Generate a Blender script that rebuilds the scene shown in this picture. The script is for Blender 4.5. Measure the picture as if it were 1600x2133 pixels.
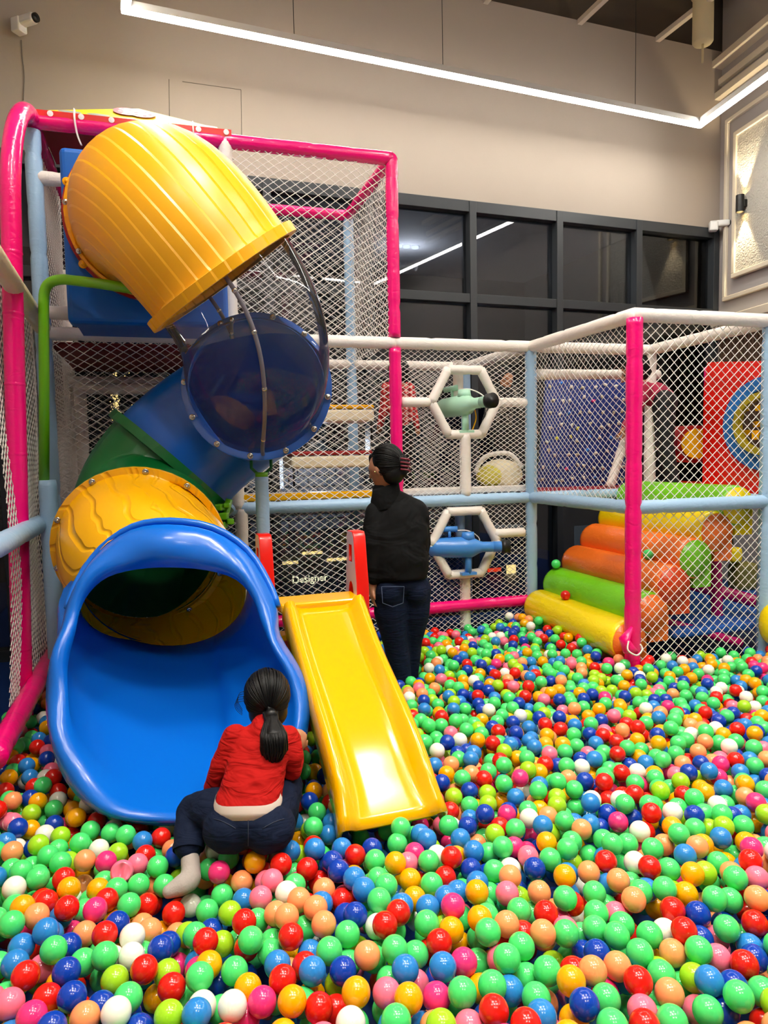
import bpy, bmesh, math, random
import numpy as np
from mathutils import Vector, Matrix, Quaternion
from mathutils.bvhtree import BVHTree
random.seed(7)
for o in list(bpy.data.objects): bpy.data.objects.remove(o)
SC = bpy.context.scene
COL = SC.collection
def V3(*a): return Vector(a)
def s2l(c): return tuple((x/255/12.92 if x/255 <= .04045 else ((x/255+.055)/1.055)**2.4) for x in c)

# ------------------------------------------------------------------ camera
FPX = 1500.0; PITCH = math.radians(4.5); ROLL = math.radians(1.15)
CAMP = Vector((0, 0, 1.66))
_f = Vector((0, math.cos(PITCH), -math.sin(PITCH)))
_r0 = Vector((1, 0, 0)); _u0 = Vector((0, math.sin(PITCH), math.cos(PITCH)))
_R = _r0*math.cos(ROLL) - _u0*math.sin(ROLL)
_U = _r0*math.sin(ROLL) + _u0*math.cos(ROLL)
cam_d = bpy.data.cameras.new('camera'); cam = bpy.data.objects.new('camera', cam_d); COL.objects.link(cam)
cam_d.sensor_fit = 'HORIZONTAL'; cam_d.sensor_width = 36; cam_d.lens = 36*FPX/1600
cam_d.clip_start = .05; cam_d.clip_end = 100
m = Matrix((_R, _U, -_f)).transposed().to_4x4(); m.translation = CAMP
cam.matrix_world = m
SC.camera = cam
def ray(px, py): return _f + _R*((px-800)/FPX) + _U*((1066.5-py)/FPX)
def at(px, py, Y):
    d = ray(px, py); return CAMP + d*((Y-CAMP.y)/d.y)
def proj(p):
    d = Vector(p)-CAMP; z = d.dot(_f); return (800+FPX*d.dot(_R)/z, 1066.5-FPX*d.dot(_U)/z)

# ------------------------------------------------------------------ world, exposure
W = bpy.data.worlds.new('world'); SC.world = W; W.use_nodes = True
W.node_tree.nodes['Background'].inputs[0].default_value = (.9, .85, .8, 1)
W.node_tree.nodes['Background'].inputs[1].default_value = .05
SC.view_settings.view_transform = 'Standard'; SC.view_settings.look = 'None'
SC.view_settings.gamma = 1; SC.view_settings.use_curve_mapping = False
SC.view_settings.exposure = 1.0
CY = getattr(SC, 'cycles', None)
if CY:      # light path lengths only: a room this bright needs no long paths
    CY.max_bounces = 5; CY.diffuse_bounces = 3; CY.glossy_bounces = 2; CY.transmission_bounces = 4; CY.transparent_max_bounces = 10
    CY.caustics_reflective = False; CY.caustics_refractive = False; CY.use_adaptive_sampling = True; CY.adaptive_threshold = .05; CY.use_light_tree = False
LED_W = 27.0        # emission of the hung light line
PANEL_W = 60.0      # emission of the added ceiling panels

# ------------------------------------------------------------------ materials
MATS = {}
def mat(name, rgb, rough=.5, metal=0, bump=None, coat=0, emit=0, var=0, sheen=0, spec=None):
    if name in MATS: return MATS[name]
    M = bpy.data.materials.new(name); M.use_nodes = True; nt = M.node_tree
    p = nt.nodes['Principled BSDF']; c = (*s2l(rgb), 1)
    p.inputs['Base Color'].default_value = c
    p.inputs['Roughness'].default_value = rough; p.inputs['Metallic'].default_value = metal
    p.inputs['Coat Weight'].default_value = coat; p.inputs['Coat Roughness'].default_value = .12
    if spec is not None: p.inputs['Specular IOR Level'].default_value = spec
    if sheen: p.inputs['Sheen Weight'].default_value = sheen
    if emit:
        p.inputs['Emission Color'].default_value = c; p.inputs['Emission Strength'].default_value = emit
    if var:
        n = nt.nodes.new('ShaderNodeTexNoise'); n.inputs['Scale'].default_value = 3; n.inputs['Detail'].default_value = 5
        tc = nt.nodes.new('ShaderNodeTexCoord'); nt.links.new(tc.outputs['Object'], n.inputs['Vector'])
        mx = nt.nodes.new('ShaderNodeMix'); mx.data_type = 'RGBA'
        mx.inputs[6].default_value = tuple(x*(1-var) for x in c[:3])+(1,); mx.inputs[7].default_value = tuple(min(1, x*(1+var)) for x in c[:3])+(1,)
        nt.links.new(n.outputs['Fac'], mx.inputs[0]); nt.links.new(mx.outputs[2], p.inputs['Base Color'])
    if bump:
        kind, scale, strength, dist = bump
        tc = nt.nodes.new('ShaderNodeTexCoord'); b = nt.nodes.new('ShaderNodeBump')
        b.inputs['Strength'].default_value = strength; b.inputs['Distance'].default_value = dist
        if kind == 'noise':
            n = nt.nodes.new('ShaderNodeTexNoise'); n.inputs['Scale'].default_value = scale; n.inputs['Detail'].default_value = 4
            nt.links.new(tc.outputs['Object'], n.inputs['Vector']); out = n.outputs['Fac']
        elif kind in ('wrinkle', 'folds'):
            n = nt.nodes.new('ShaderNodeTexNoise'); n.inputs['Scale'].default_value = scale; n.inputs['Detail'].default_value = 2
            n.inputs['Distortion'].default_value = 1.2
            mp = nt.nodes.new('ShaderNodeMapping'); mp.inputs['Scale'].default_value = (1, 1, 1.6) if kind == 'wrinkle' else (.55, .8, 2.4)
            nt.links.new(tc.outputs['Object'], mp.inputs[0]); nt.links.new(mp.outputs[0], n.inputs['Vector']); out = n.outputs['Fac']
        else:  # wood grain lines moulded in plastic, from UV (u round the tube, v along it)
            n = nt.nodes.new('ShaderNodeTexWave'); n.wave_profile = 'SAW' if kind == 'ribs' else 'SIN'
            n.inputs['Scale'].default_value = scale; n.inputs['Distortion'].default_value = 2.2 if kind == 'ribs' else 7
            n.inputs['Detail'].default_value = 1.0; n.inputs['Detail Scale'].default_value = .8
            mp = nt.nodes.new('ShaderNodeMapping'); mp.inputs['Scale'].default_value = (1, .28, 1) if kind == 'ribs' else (1, .6, 1)
            nt.links.new(tc.outputs['UV'], mp.inputs[0]); nt.links.new(mp.outputs[0], n.inputs['Vector'])
            r = nt.nodes.new('ShaderNodeValToRGB'); r.color_ramp.elements[0].position = 0; r.color_ramp.elements[1].position = .16
            r.color_ramp.elements[0].color = (0, 0, 0, 1)
            nt.links.new(n.outputs['Fac'], r.inputs[0]); out = r.outputs[0]
        nt.links.new(out, b.inputs['Height']); nt.links.new(b.outputs[0], p.inputs['Normal'])
    MATS[name] = M; return M
def clear_mat(name, tint, ior, gloss=.02, base=.04, haze=0):
    if name in MATS: return MATS[name]
    M = bpy.data.materials.new(name); M.use_nodes = True; nt = M.node_tree
    nt.nodes.remove(nt.nodes['Principled BSDF']); out = nt.nodes['Material Output']
    t = nt.nodes.new('ShaderNodeBsdfTransparent'); t.inputs[0].default_value = (*tint, 1)
    g = nt.nodes.new('ShaderNodeBsdfGlossy'); g.inputs['Roughness'].default_value = gloss
    fr = nt.nodes.new('ShaderNodeFresnel'); fr.inputs[0].default_value = ior
    ad = nt.nodes.new('ShaderNodeMath'); ad.operation = 'ADD'; ad.inputs[1].default_value = base; ad.use_clamp = True
    mx = nt.nodes.new('ShaderNodeMixShader')
    nt.links.new(fr.outputs[0], ad.inputs[0]); nt.links.new(ad.outputs[0], mx.inputs[0]); nt.links.new(t.outputs[0], mx.inputs[1]); nt.links.new(g.outputs[0], mx.inputs[2])
    nt.links.new(mx.outputs[0], out.inputs[0])
    if haze:
        df = nt.nodes.new('ShaderNodeBsdfDiffuse'); df.inputs[0].default_value = (.9, .9, .92, 1); m2 = nt.nodes.new('ShaderNodeMixShader'); m2.inputs[0].default_value = haze
        nt.links.new(mx.outputs[0], m2.inputs[1]); nt.links.new(df.outputs[0], m2.inputs[2]); nt.links.new(m2.outputs[0], out.inputs[0])
    MATS[name] = M; return M
PAD = ('wrinkle', 14, .35, .012)
m_pink = mat('pink vinyl', (246, 6, 118), .22, coat=.3, bump=PAD)
m_mag = mat('magenta vinyl', (190, 8, 105), .25, bump=PAD)
m_lblue = mat('light blue vinyl', (160, 194, 224), .32, bump=PAD)
m_white = mat('white vinyl', (240, 231, 222), .38, bump=PAD)
m_cream = mat('cream vinyl', (238, 224, 190), .38, bump=PAD)
m_net = mat('net cord', (236, 230, 224), .8)
m_yel = mat('yellow plastic', (246, 178, 0), .16)
m_yelrib = mat('yellow plastic ribbed', (243, 172, 0), .36, bump=('ribs', 11, .6, .012))
m_yelwood = mat('yellow plastic grained', (246, 178, 0), .3, bump=('wood', 6.5, .55, .013))
m_blue = mat('blue plastic', (6, 106, 212), .26, coat=.1)
m_blue2 = mat('shaded blue plastic', (10, 98, 200), .28, bump=('wood', 2.0, .12, .006))  # the mouth's blue in a darker copy, with the bend's shade put in
m_green = mat('dark green plastic', (12, 104, 48), .3, bump=('wood', 2.2, .5, .01))
m_lime = mat('lime paint', (112, 190, 20), .3, coat=.3)
m_red = mat('red plastic', (226, 24, 10), .25, coat=.25)
m_dred = mat('dark red plastic', (160, 18, 16), .35)
m_panelblue = mat('blue board', (0, 98, 196), .35)
m_steel = mat('steel bolt', (190, 185, 175), .25, 1)
m_black = mat('black rubber', (14, 14, 14), .45)
m_clear = clear_mat('clear plastic', (.97, .975, .98), 1.13, .03, .03, .02)
m_seam = mat('clear seam', (110, 105, 112), .3)

# ------------------------------------------------------------------ mesh helpers
class MB:
    def __init__(s): s.v = []; s.f = []; s.uv = {}; s.mi = []; s.cm = 0
    def add(s, vs, fs, uvs=None):
        b = len(s.v); s.v += [tuple(v) for v in vs]
        for k, f in enumerate(fs):
            if uvs: s.uv[len(s.f)] = uvs[k]
            s.f.append(tuple(b+i for i in f)); s.mi.append(s.cm)
        return s
    def box(s, c, size, rot=None):
        hx, hy, hz = [x/2 for x in size]; R = rot or Matrix.Identity(3)
        vs = [Vector(c)+R@Vector((x, y, z)) for x in (-hx, hx) for y in (-hy, hy) for z in (-hz, hz)]
        return s.add(vs, [(0, 1, 3, 2), (4, 6, 7, 5), (0, 4, 5, 1), (2, 3, 7, 6), (0, 2, 6, 4), (1, 5, 7, 3)])
    def loft(s, rings, closed=True, cap=False, loop=False):
        n = len(rings[0]); k = len(rings); vs = [p for r in rings for p in r]; fs = []; uvs = []
        for i in range(k if loop else k-1):
            for j in range(n if closed else n-1):
                a = i*n+j; b = i*n+(j+1) % n; c = ((i+1) % k)*n+(j+1) % n; d = ((i+1) % k)*n+j
                fs.append((a, b, c, d)); uvs.append(((j/n, i/(k-1)), ((j+1)/n, i/(k-1)), ((j+1)/n, (i+1)/(k-1)), (j/n, (i+1)/(k-1))))
        if cap:
            fs.append(tuple(range(n))[::-1]); uvs.append(tuple((0, 0) for _ in range(n)))
            fs.append(tuple((k-1)*n+j for j in range(n))); uvs.append(tuple((0, 1) for _ in range(n)))
        return s.add(vs, fs, uvs)
    def tube(s, pts, rad, n=12, cap=True, ref=None, loop=False, squash=1.0):
        pts = [Vector(p) for p in pts]; k = len(pts)
        rad = rad if hasattr(rad, '__len__') else [rad]*k
        T = []
        for i in range(k):
            if loop: t = pts[(i+1) % k]-pts[i-1]
            else: t = pts[min(i+1, k-1)]-pts[max(i-1, 0)]
            T.append(t.normalized() if t.length > 1e-9 else Vector((0, 0, 1)))
        a = Vector(ref) if ref else (Vector((0, 0, 1)) if abs(T[0].z) < .9 else Vector((1, 0, 0)))
        rings = []
        for i in range(k):
            a = a-T[i]*a.dot(T[i]); a.normalize(); b = T[i].cross(a)
            rings.append([pts[i]+(a*math.cos(2*math.pi*j/n)*squash+b*math.sin(2*math.pi*j/n))*rad[i] for j in range(n)])
        s.loft(rings, True, cap and not loop, loop); return s
    def sphere(s, c, r, R=None, nu=14, nv=9):
        c = Vector(c); r = r if hasattr(r, '__len__') else (r, r, r); R = R or Matrix.Identity(3)
        vs = [c+R@Vector((0, 0, r[2]))]
        for i in range(1, nv):
            t = math.pi*i/nv
            for j in range(nu):
                p = 2*math.pi*j/nu; vs.append(c+R@Vector((r[0]*math.sin(t)*math.cos(p), r[1]*math.sin(t)*math.sin(p), r[2]*math.cos(t))))
        vs.append(c-R@Vector((0, 0, r[2]))); L = len(vs)-1; fs = []
        for j in range(nu): fs.append((0, 1+j, 1+(j+1) % nu)); fs.append((L, L-nu+(j+1) % nu, L-nu+j))
        for i in range(nv-2):
            for j in range(nu):
                a = 1+i*nu+j; b = 1+i*nu+(j+1) % nu; fs.append((a, a+nu, b+nu, b))
        return s.add(vs, fs)
    def mesh(s, name, mats, smooth=True):
        me = bpy.data.meshes.new(name); me.from_pydata(s.v, [], s.f)
        for mt in (mats if isinstance(mats, (list, tuple)) else [mats]): me.materials.append(mt)
        if s.cm: me.polygons.foreach_set('material_index', s.mi)
        if smooth: me.polygons.foreach_set('use_smooth', [True]*len(me.polygons))
        if s.uv:
            ul = me.uv_layers.new(name='UVMap')
            for pi, p in enumerate(me.polygons):
                if pi in s.uv:
                    for li, u in zip(p.loop_indices, s.uv[pi]): ul.data[li].uv = u
        me.update(); return me
    def build(s, name, mats, parent=None, smooth=True, sharp=None, bevel=0):
        o = bpy.data.objects.new(name, s.mesh(name, mats, smooth)); COL.objects.link(o)
        if parent: put(o, parent)
        if smooth and sharp is not None:
            try: o.data.set_sharp_from_angle(angle=math.radians(sharp))
            except Exception: pass
        if bevel:
            b = o.modifiers.new('bevel', 'BEVEL'); b.width = bevel; b.segments = 3; b.limit_method = 'ANGLE'
        return o
def put(o, parent):
    o.parent = parent
    # parts are modelled in world coordinates: cancel the parent's transform
    mw = Matrix.Identity(4); p = parent
    chain = []
    while p: chain.append(p); p = p.parent
    for q in reversed(chain): mw = mw @ q.matrix_parent_inverse @ Matrix.LocRotScale(q.location, q.rotation_euler, q.scale)
    o.matrix_parent_inverse = mw.inverted()
    return o
def tag(o, label=None, cat=None, group=None, kind=None):
    if label: o['label'] = label
    if cat: o['category'] = cat
    if group: o['group'] = group
    if kind: o['kind'] = kind
    return o
def thing(name, label, cat, loc, group=None):
    o = bpy.data.objects.new(name, None); COL.objects.link(o); o.location = loc; o.empty_display_size = .1
    return tag(o, label, cat, group)
def bez(p0, p1, p2, p3, n):
    out = []
    for i in range(n):
        t = i/(n-1); out.append(p0*(1-t)**3+p1*3*t*(1-t)**2+p2*3*t*t*(1-t)+p3*t**3)
    return out
def catmull(pts, sub, loop=False):
    P = [Vector(p) for p in pts]; n = len(P); out = []
    for i in range(n if loop else n-1):
        g = (lambda k: P[k % n]) if loop else (lambda k: P[max(0, min(n-1, k))])
        a, b, c, d = g(i-1), g(i), g(i+1), g(i+2)
        for k in range(sub):
            t = k/sub
            out.append(.5*((2*b)+(c-a)*t+(2*a-5*b+4*c-d)*t*t+(3*b-a-3*c+d)*t**3))
    if not loop: out.append(P[-1])
    return out
def rotz(a): return Matrix.Rotation(a, 3, 'Z')
def ell(c, rx, ry, yaw=0, n=22): return [Vector(c)+rotz(yaw)@V3(math.cos(2*math.pi*k/n)*rx, math.sin(2*math.pi*k/n)*ry, 0) for k in range(n)]
def clay(name, prims, voxel, mt, parent, smooth_it=6, disp=None):
    """one continuous skin over overlapping tubes and ellipsoids"""
    b = MB()
    for p in prims:
        if p[0] == 't':
            pts = [Vector(q) for q in p[1]]; b.tube(pts, p[2], 14, True, squash=p[3] if len(p) > 3 else 1.0)
            for q, r in ((pts[0], p[2][0]), (pts[-1], p[2][-1])): b.sphere(q, r*.98)
        elif p[0] == 'l': b.loft([ell(*q) for q in p[1]], True, True)
        else: b.sphere(p[1], p[2], p[3] if len(p) > 3 else None, 20, 14)
    o = b.build(name, mt, None)
    r = o.modifiers.new('r', 'REMESH'); r.mode = 'VOXEL'; r.voxel_size = voxel; r.use_smooth_shade = True
    s = o.modifiers.new('s', 'SMOOTH'); s.factor = .5; s.iterations = smooth_it
    if disp:
        tx = bpy.data.textures.new(name+'_folds', 'CLOUDS'); tx.noise_scale = disp[0]; tx.noise_depth = 1
        d = o.modifiers.new('d', 'DISPLACE'); d.texture = tx; d.strength = disp[1]; d.mid_level = .5
    dg = bpy.context.evaluated_depsgraph_get(); dg.update()
    me = bpy.data.meshes.new_from_object(o.evaluated_get(dg)); o.modifiers.clear(); o.data = me
    if not me.materials: me.materials.append(mt)
    me.polygons.foreach_set('use_smooth', [True]*len(me.polygons))
    if parent: put(o, parent)
    return o

# ------------------------------------------------------------------ plan of the place
A17 = math.radians(17); UX = Vector((math.cos(A17), math.sin(A17), 0)); VX = Vector((-math.sin(A17), math.cos(A17), 0)); ZX = Vector((0, 0, 1))
A20 = math.radians(20); WU = Vector((math.cos(A20), math.sin(A20), 0)); WV = Vector((-math.sin(A20), math.cos(A20), 0))
def g2(p, z): return Vector((p.x, p.y, z))
L1, L2, L3, LB = 1.31, 2.47, 3.76, .50
F = g2(at(90, 690, 4.62), 0); B = F+UX*2.33; C = F+UX*3.43; D = C-VX*1.28; E = D+UX*1.03; J = C+UX*1.09
Fb, Bb, Cb = F+VX*1.25, B+VX*1.25, C+VX*1.25
G = F-VX*.95

# ------------------------------------------------------------------ room shell
m_wall = mat('taupe wall paint', (168, 156, 144), .85, bump=('noise', 40, .05, .01), var=.03)
m_wallr = mat('grey panelled wall', (176, 170, 168), .8, var=.03)
m_rough = mat('rough plaster', (196, 192, 182), .9, bump=('noise', 55, .9, .03))
m_trim = mat('cream trim', (226, 216, 196), .6)
m_ceil = mat('ceiling', (226, 210, 178), .9, var=.05)
m_frame = mat('charcoal metal', (50, 54, 58), .4)
m_glass = clear_mat('dark glass', (.45, .47, .5), 1.5, .01, .035)
m_pit = mat('pit floor vinyl', (18, 60, 130), .5)
m_dark = mat('dark hall', (26, 27, 30), .8)
WC = g2(at(1495, 700, 8.5), 0)                 # corner of the back and right walls
WL = WC-WU*7.9                                 # left end of the back wall
WTOP, WINT = 6.12, 4.17
def slab(name, p0, p1, z0, z1, th, mt, nrm):
    """upright slab from p0 to p1, thickness away from the room"""
    b = MB(); q = Vector(nrm)*th
    a = [g2(p0, z0), g2(p1, z0), g2(p1, z1), g2(p0, z1)]
    b.add(a+[x+q for x in a], [(0, 1, 2, 3), (7, 6, 5, 4), (0, 4, 5, 1), (1, 5, 6, 2), (2, 6, 7, 3), (3, 7, 4, 0)])
    return tag(b.build(name, mt, None, False), kind='structure')
wall = slab('wall_back', WL-WU*.2, WC, WINT, WTOP, .25, m_wall, WV)
RD = Vector((.186, -.983, 0)).normalized(); RN = Vector((RD.y*-1, RD.x, 0)); RN = RN if RN.x > 0 else -RN
WR = WC+RD*14
wr = slab('wall_right', WC-RD*.0, WR, 0, WTOP+.8, .25, m_wallr, RN)
wl = slab('wall_left', WL, WL-WV*14, 0, WTOP+.8, .25, m_wall, -WU)
wf = slab('wall_front', WL-WV*14, WR, 0, WTOP+.8, .25, m_wall, -WV)
b = MB(); b.add([g2(WL+WV*5-WU*2, 0), g2(WR+RN*1-WV*1, 0), g2(WC+WU*2+WV*5, 0), g2(WL-WV*15-WU*2, 0)], [(3, 1, 2, 0)])
tag(b.build('floor', m_pit, None, False), kind='structure')
b = MB(); zc = WTOP+.75
b.add([g2(WL-WU*.5+WV*.3, zc), g2(WC+WU*.8+WV*.3, zc), g2(WR+RN*.5, zc), g2(WL-WV*14-WU*.5, zc)], [(0, 3, 2, 1)])
tag(b.build('ceiling', m_ceil, None, False), kind='structure')
# bulkhead strip between wall top and ceiling, set back, its shadow put into the dark colour
slab('trim_1', WL-WU*.2+WV*.1, WC+WV*.1+WU*.4, WTOP, zc, .2, mat('painted shade', (84, 74, 64), .9), WV)
# cornice on the right wall
cor = MB()
for dz, w in ((0, .10), (.16, .05), (.34, .14)):
    p = WC-RN*w*.5; cor.box((p+RD*3)+ZX*(5.62+dz), (w, 6, .07), Matrix((RN, RD, ZX)).transposed())
tag(cor.build('trim_2', m_trim, None, False), kind='structure')
tub = MB(); tub.tube([WC-RN*.34+RD*.1+ZX*(zc-.2), WC-RN*.34+RD*5+ZX*(zc-.2)], .16, 16)
tag(tub.build('trim_3', m_ceil, None), kind='structure')
# panel mouldings on the right wall
RW = Matrix((RD, RN, ZX)).transposed()
def frame_mould(name, s0, s1, z0, z1, w, depth, mt):
    b = MB(); c = WC-RN*depth/2
    for (a0, a1, b0, b1) in ((s0, s1, z1-w, z1), (s0, s1, z0, z0+w), (s0, s0+w, z0+w, z1-w), (s1-w, s1, z0+w, z1-w)):
        b.box(c+RD*((a0+a1)/2)+ZX*((b0+b1)/2), (a1-a0, depth, b1-b0), RW)
    return tag(b.build(name, mt, wr, False, bevel=.006))
frame_mould('outer_moulding', .12, 1.7, 3.33, 5.32, .045, .04, m_trim)
frame_mould('inner_moulding', .28, 1.54, 3.55, 5.12, .05, .05, m_trim)
b = MB(); b.box(WC-RN*.015+RD*.91+ZX*4.335, (1.20, .03, 1.5), RW); b.build('plaster_panel', m_rough, wr, False)
b = MB(); b.box(WC-RN*.05+RD*2+ZX*3.1, (4, .10, .10), RW); b.box(WC-RN*.04+RD*2+ZX*2.95, (4, .08, .05), RW); b.build('ledge', m_trim, wr, False, bevel=.01)
# brown slatted cladding low on the right wall
m_slat = mat('brown slat', (92, 70, 54), .6)
b = MB(); b.box(ZX*0, (.035, .03, 1.6), None); sm = b.mesh('slat', m_slat, False)
for i in range(40):
    o = bpy.data.objects.new('slat', sm); COL.objects.link(o)
    o.matrix_world = Matrix.Translation(WC-RN*.02+RD*(.1+i*.06)+ZX*2.1) @ RW.to_4x4(); mw = o.matrix_world.copy(); put(o, wr); o.matrix_basis = mw
# ceiling bars and the hanging duct
m_bar = mat('white bar', (214, 202, 186), .6)
for s in (-.9, -1.9, -3.0, -4.1, -5.2):
    b = MB(); p = WC+WU*s+ZX*(WTOP-.02); b.box(p-WV*2.5, (.055, 5, .05), Matrix((WU, WV, ZX)).transposed())
    tag(b.build('trim_%d' % (9+int(-s*10)), m_bar, None, False), kind='structure')
b = MB(); c0 = at(1464, 92, 7.6); b.tube([c0, c0+ZX*.02, c0+ZX*1.1], [.085, .1, .1], 20); b.tube([c0-ZX*.18, c0], .012, 8)
tag(b.build('hanging_duct', mat('duct cream', (214, 200, 160), .6), None), 'cream round pipe hanging from the ceiling near the wall corner', 'pipe')
# ------------------------------------------------------------------ glazing
win = thing('window_1', None, None, WC-WU*3.5); tag(win, kind='structure')
gx = [1490, 1330, 1165, 985, 770, 560, 330, 90]
def wpos(px):      # distance along the back wall from the corner to that column of the picture
    d = ray(px, 560); a = CAMP; n = WV; t = (WC-a).dot(n)/d.dot(n); return (a+d*t-WC).dot(WU)
gs = [wpos(x) for x in gx]; gs += [(gs[-1]-7.86)/2, -7.86]
WM = Matrix((WU, WV, ZX)).transposed()
TR = 3.22
for s in gs:
    b = MB(); b.box(WC+WU*s+WV*.06+ZX*(WINT/2), (.075, .16, WINT), WM); b.build('mullion', m_frame, win, False, bevel=.004)
for zz, h in ((WINT-.05, .11), (TR, .09), (1.15, .08), (.05, .1)):
    b = MB(); b.box(WC+WU*(gs[0]+gs[-1])/2+WV*.06+ZX*zz, (gs[0]-gs[-1]+.075, .14, h), WM); b.build('transom', m_frame, win, False, bevel=.004)
for s0, s1 in zip(gs, gs[1:]):
    for z0, z1 in ((TR, WINT-.05), (1.15, TR), (.05, 1.15)):
        b = MB(); b.box(WC+WU*(s0+s1)/2+WV*.08+ZX*(z0+z1)/2, (abs(s0-s1)-.07, .012, z1-z0-.04), WM); b.build('pane', m_glass, win, False)
# hall beyond the glass
slab('wall_far', WL+WV*4.5-WU*2, WC+WV*4.5+WU*2, 0, 5, .2, m_dark, WV)
slab('wall_far_side', WC+WU*.15+WV*.3, WC+WU*.15+WV*4.5, 0, 5, .2, mat('far stone', (92, 90, 84), .9, var=.2), WU)
b = MB(); b.add([g2(WL-WU*2+WV*.2, 4.6), g2(WC+WU*1+WV*.2, 4.6), g2(WC+WU*1+WV*4.6, 4.6), g2(WL-WU*2+WV*4.6, 4.6)], [(0, 3, 2, 1)])
tag(b.build('ceiling_hall', mat('hall soffit', (150, 152, 158), .8), None, False), kind='structure')

# ------------------------------------------------------------------ hung light line and added ceiling panels
def emit_mat(name, rgb, s):
    M = bpy.data.materials.new(name); M.use_nodes = True; nt = M.node_tree; nt.nodes.remove(nt.nodes['Principled BSDF'])
    e = nt.nodes.new('ShaderNodeEmission'); e.inputs[0].default_value = (*s2l(rgb), 1); e.inputs[1].default_value = s
    nt.links.new(e.outputs[0], nt.nodes['Material Output'].inputs[0]); MATS[name] = M
    if name not in ('led tube', 'added panel glow'):
        try: M.cycles.emission_sampling = 'NONE'     # tiny glowing spots: seen, not sampled as lights
        except Exception: pass
    return M
m_led = emit_mat('led tube', (255, 250, 240), LED_W)
m_alu = mat('aluminium channel', (200, 196, 190), .4)
def on_plane(px, py, z):
    d = ray(px, py); return CAMP+d*((z-CAMP.z)/d.z)
ZLED = 4.95
c1 = on_plane(1458, 262, ZLED); c0 = on_plane(262, 22, ZLED)
ld = (c1-c0).normalized(); lp = Vector((ld.y, -ld.x, 0))
c0n = c0+lp*5.2; c1n = c1+RD*6.0
led = thing('light_line', 'bright white rectangular light line hung below the ceiling', 'lamp', (c0+c1)/2+ZX*.05)
loop = [c0, c1, c1n, c0n]
for i in range(4):
    p, q = loop[i], loop[(i+1) % 4]; d = (q-p).normalized(); n = Vector((d.y, -d.x, 0)); R = Matrix((d, n, ZX)).transposed(); ln = (q-p).length
    b = MB(); b.box((p+q)/2+ZX*.035, (ln+.05, .07, .05), R); b.build('channel', m_alu, led, False)
    b = MB(); b.box((p+q)/2, (ln+.05, .06, .02), R); b.build('diffuser', m_led, led, False)
for t in (.23, .47, .85):
    p = c0.lerp(c1, t); b = MB(); b.tube([p+ZX*.06, p+ZX*(zc-ZLED)], .003, 6); b.build('wire', m_black, led)
m_pan = emit_mat('added panel glow', (255, 248, 236), PANEL_W)
for i, (x, y) in enumerate(((-1.5, .6), (.6, .8), (2.6, 1.0), (-1.8, -1.8), (.4, -1.8), (2.6, -1.8), (-.2, 2.6), (2.0, 2.9))):  # unseen panel lamps, added to fill the pit with light from above
    t = thing('added_panel_light', 'added unseen square white panel lamp on the ceiling above the ball pit', 'lamp', (x, y, zc-.03), 'added ceiling panel lamps')
    b = MB(); b.box((x, y, zc-.03), (.66, .66, .05)); b.build('housing', m_alu, t, False)
    b = MB(); b.box((x, y, zc-.062), (.6, .6, .012)); b.build('diffuser', m_pan, t, False)
    for dx, dy, sx, sy in ((.33, 0, .02, .68), (-.33, 0, .02, .68), (0, .33, .68, .02), (0, -.33, .68, .02)): MB().box((x+dx, y+dy, zc-.21), (sx, sy, .36)).build('baffle', m_frame, t, False)  # added skirts that keep the panels' light off the upper wall

# ------------------------------------------------------------------ padded pipes and nets of the play frame
def pad(parent, p0, p1, mt, r=.046, tie=.3, name='crossbar', end=True):
    p0, p1 = Vector(p0), Vector(p1); L = (p1-p0).length; n = max(4, int(L/.035)); pts = []; rad = []
    off = random.uniform(.06, tie)
    for i in range(n+1):
        s = L*i/n; d = min(abs((s-off) % tie), tie-abs((s-off) % tie))
        pts.append(p0.lerp(p1, i/n)); rad.append(r*(1-.13*math.exp(-(d/.014)**2)+.012*math.sin(s*9+off*20)))
    return MB().tube(pts, rad, 14, end).build(name, mt, parent)
def clip_poly(p, q, poly):
    """part of segment pq inside a convex polygon, as (t0,t1) or None"""
    t0, t1 = 0.0, 1.0; n = len(poly)
    for i in range(n):
        a, c = poly[i], poly[(i+1) % n]; ex, ey = c[0]-a[0], c[1]-a[1]
        f0 = ex*(p[1]-a[1])-ey*(p[0]-a[0]); f1 = ex*(q[1]-a[1])-ey*(q[0]-a[0])
        if f0 < 0 and f1 < 0: return None
        if f0 < 0: t0 = max(t0, f0/(f0-f1))
        elif f1 < 0: t1 = min(t1, f0/(f0-f1))
    return (t0, t1) if t1 > t0 else None
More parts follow.
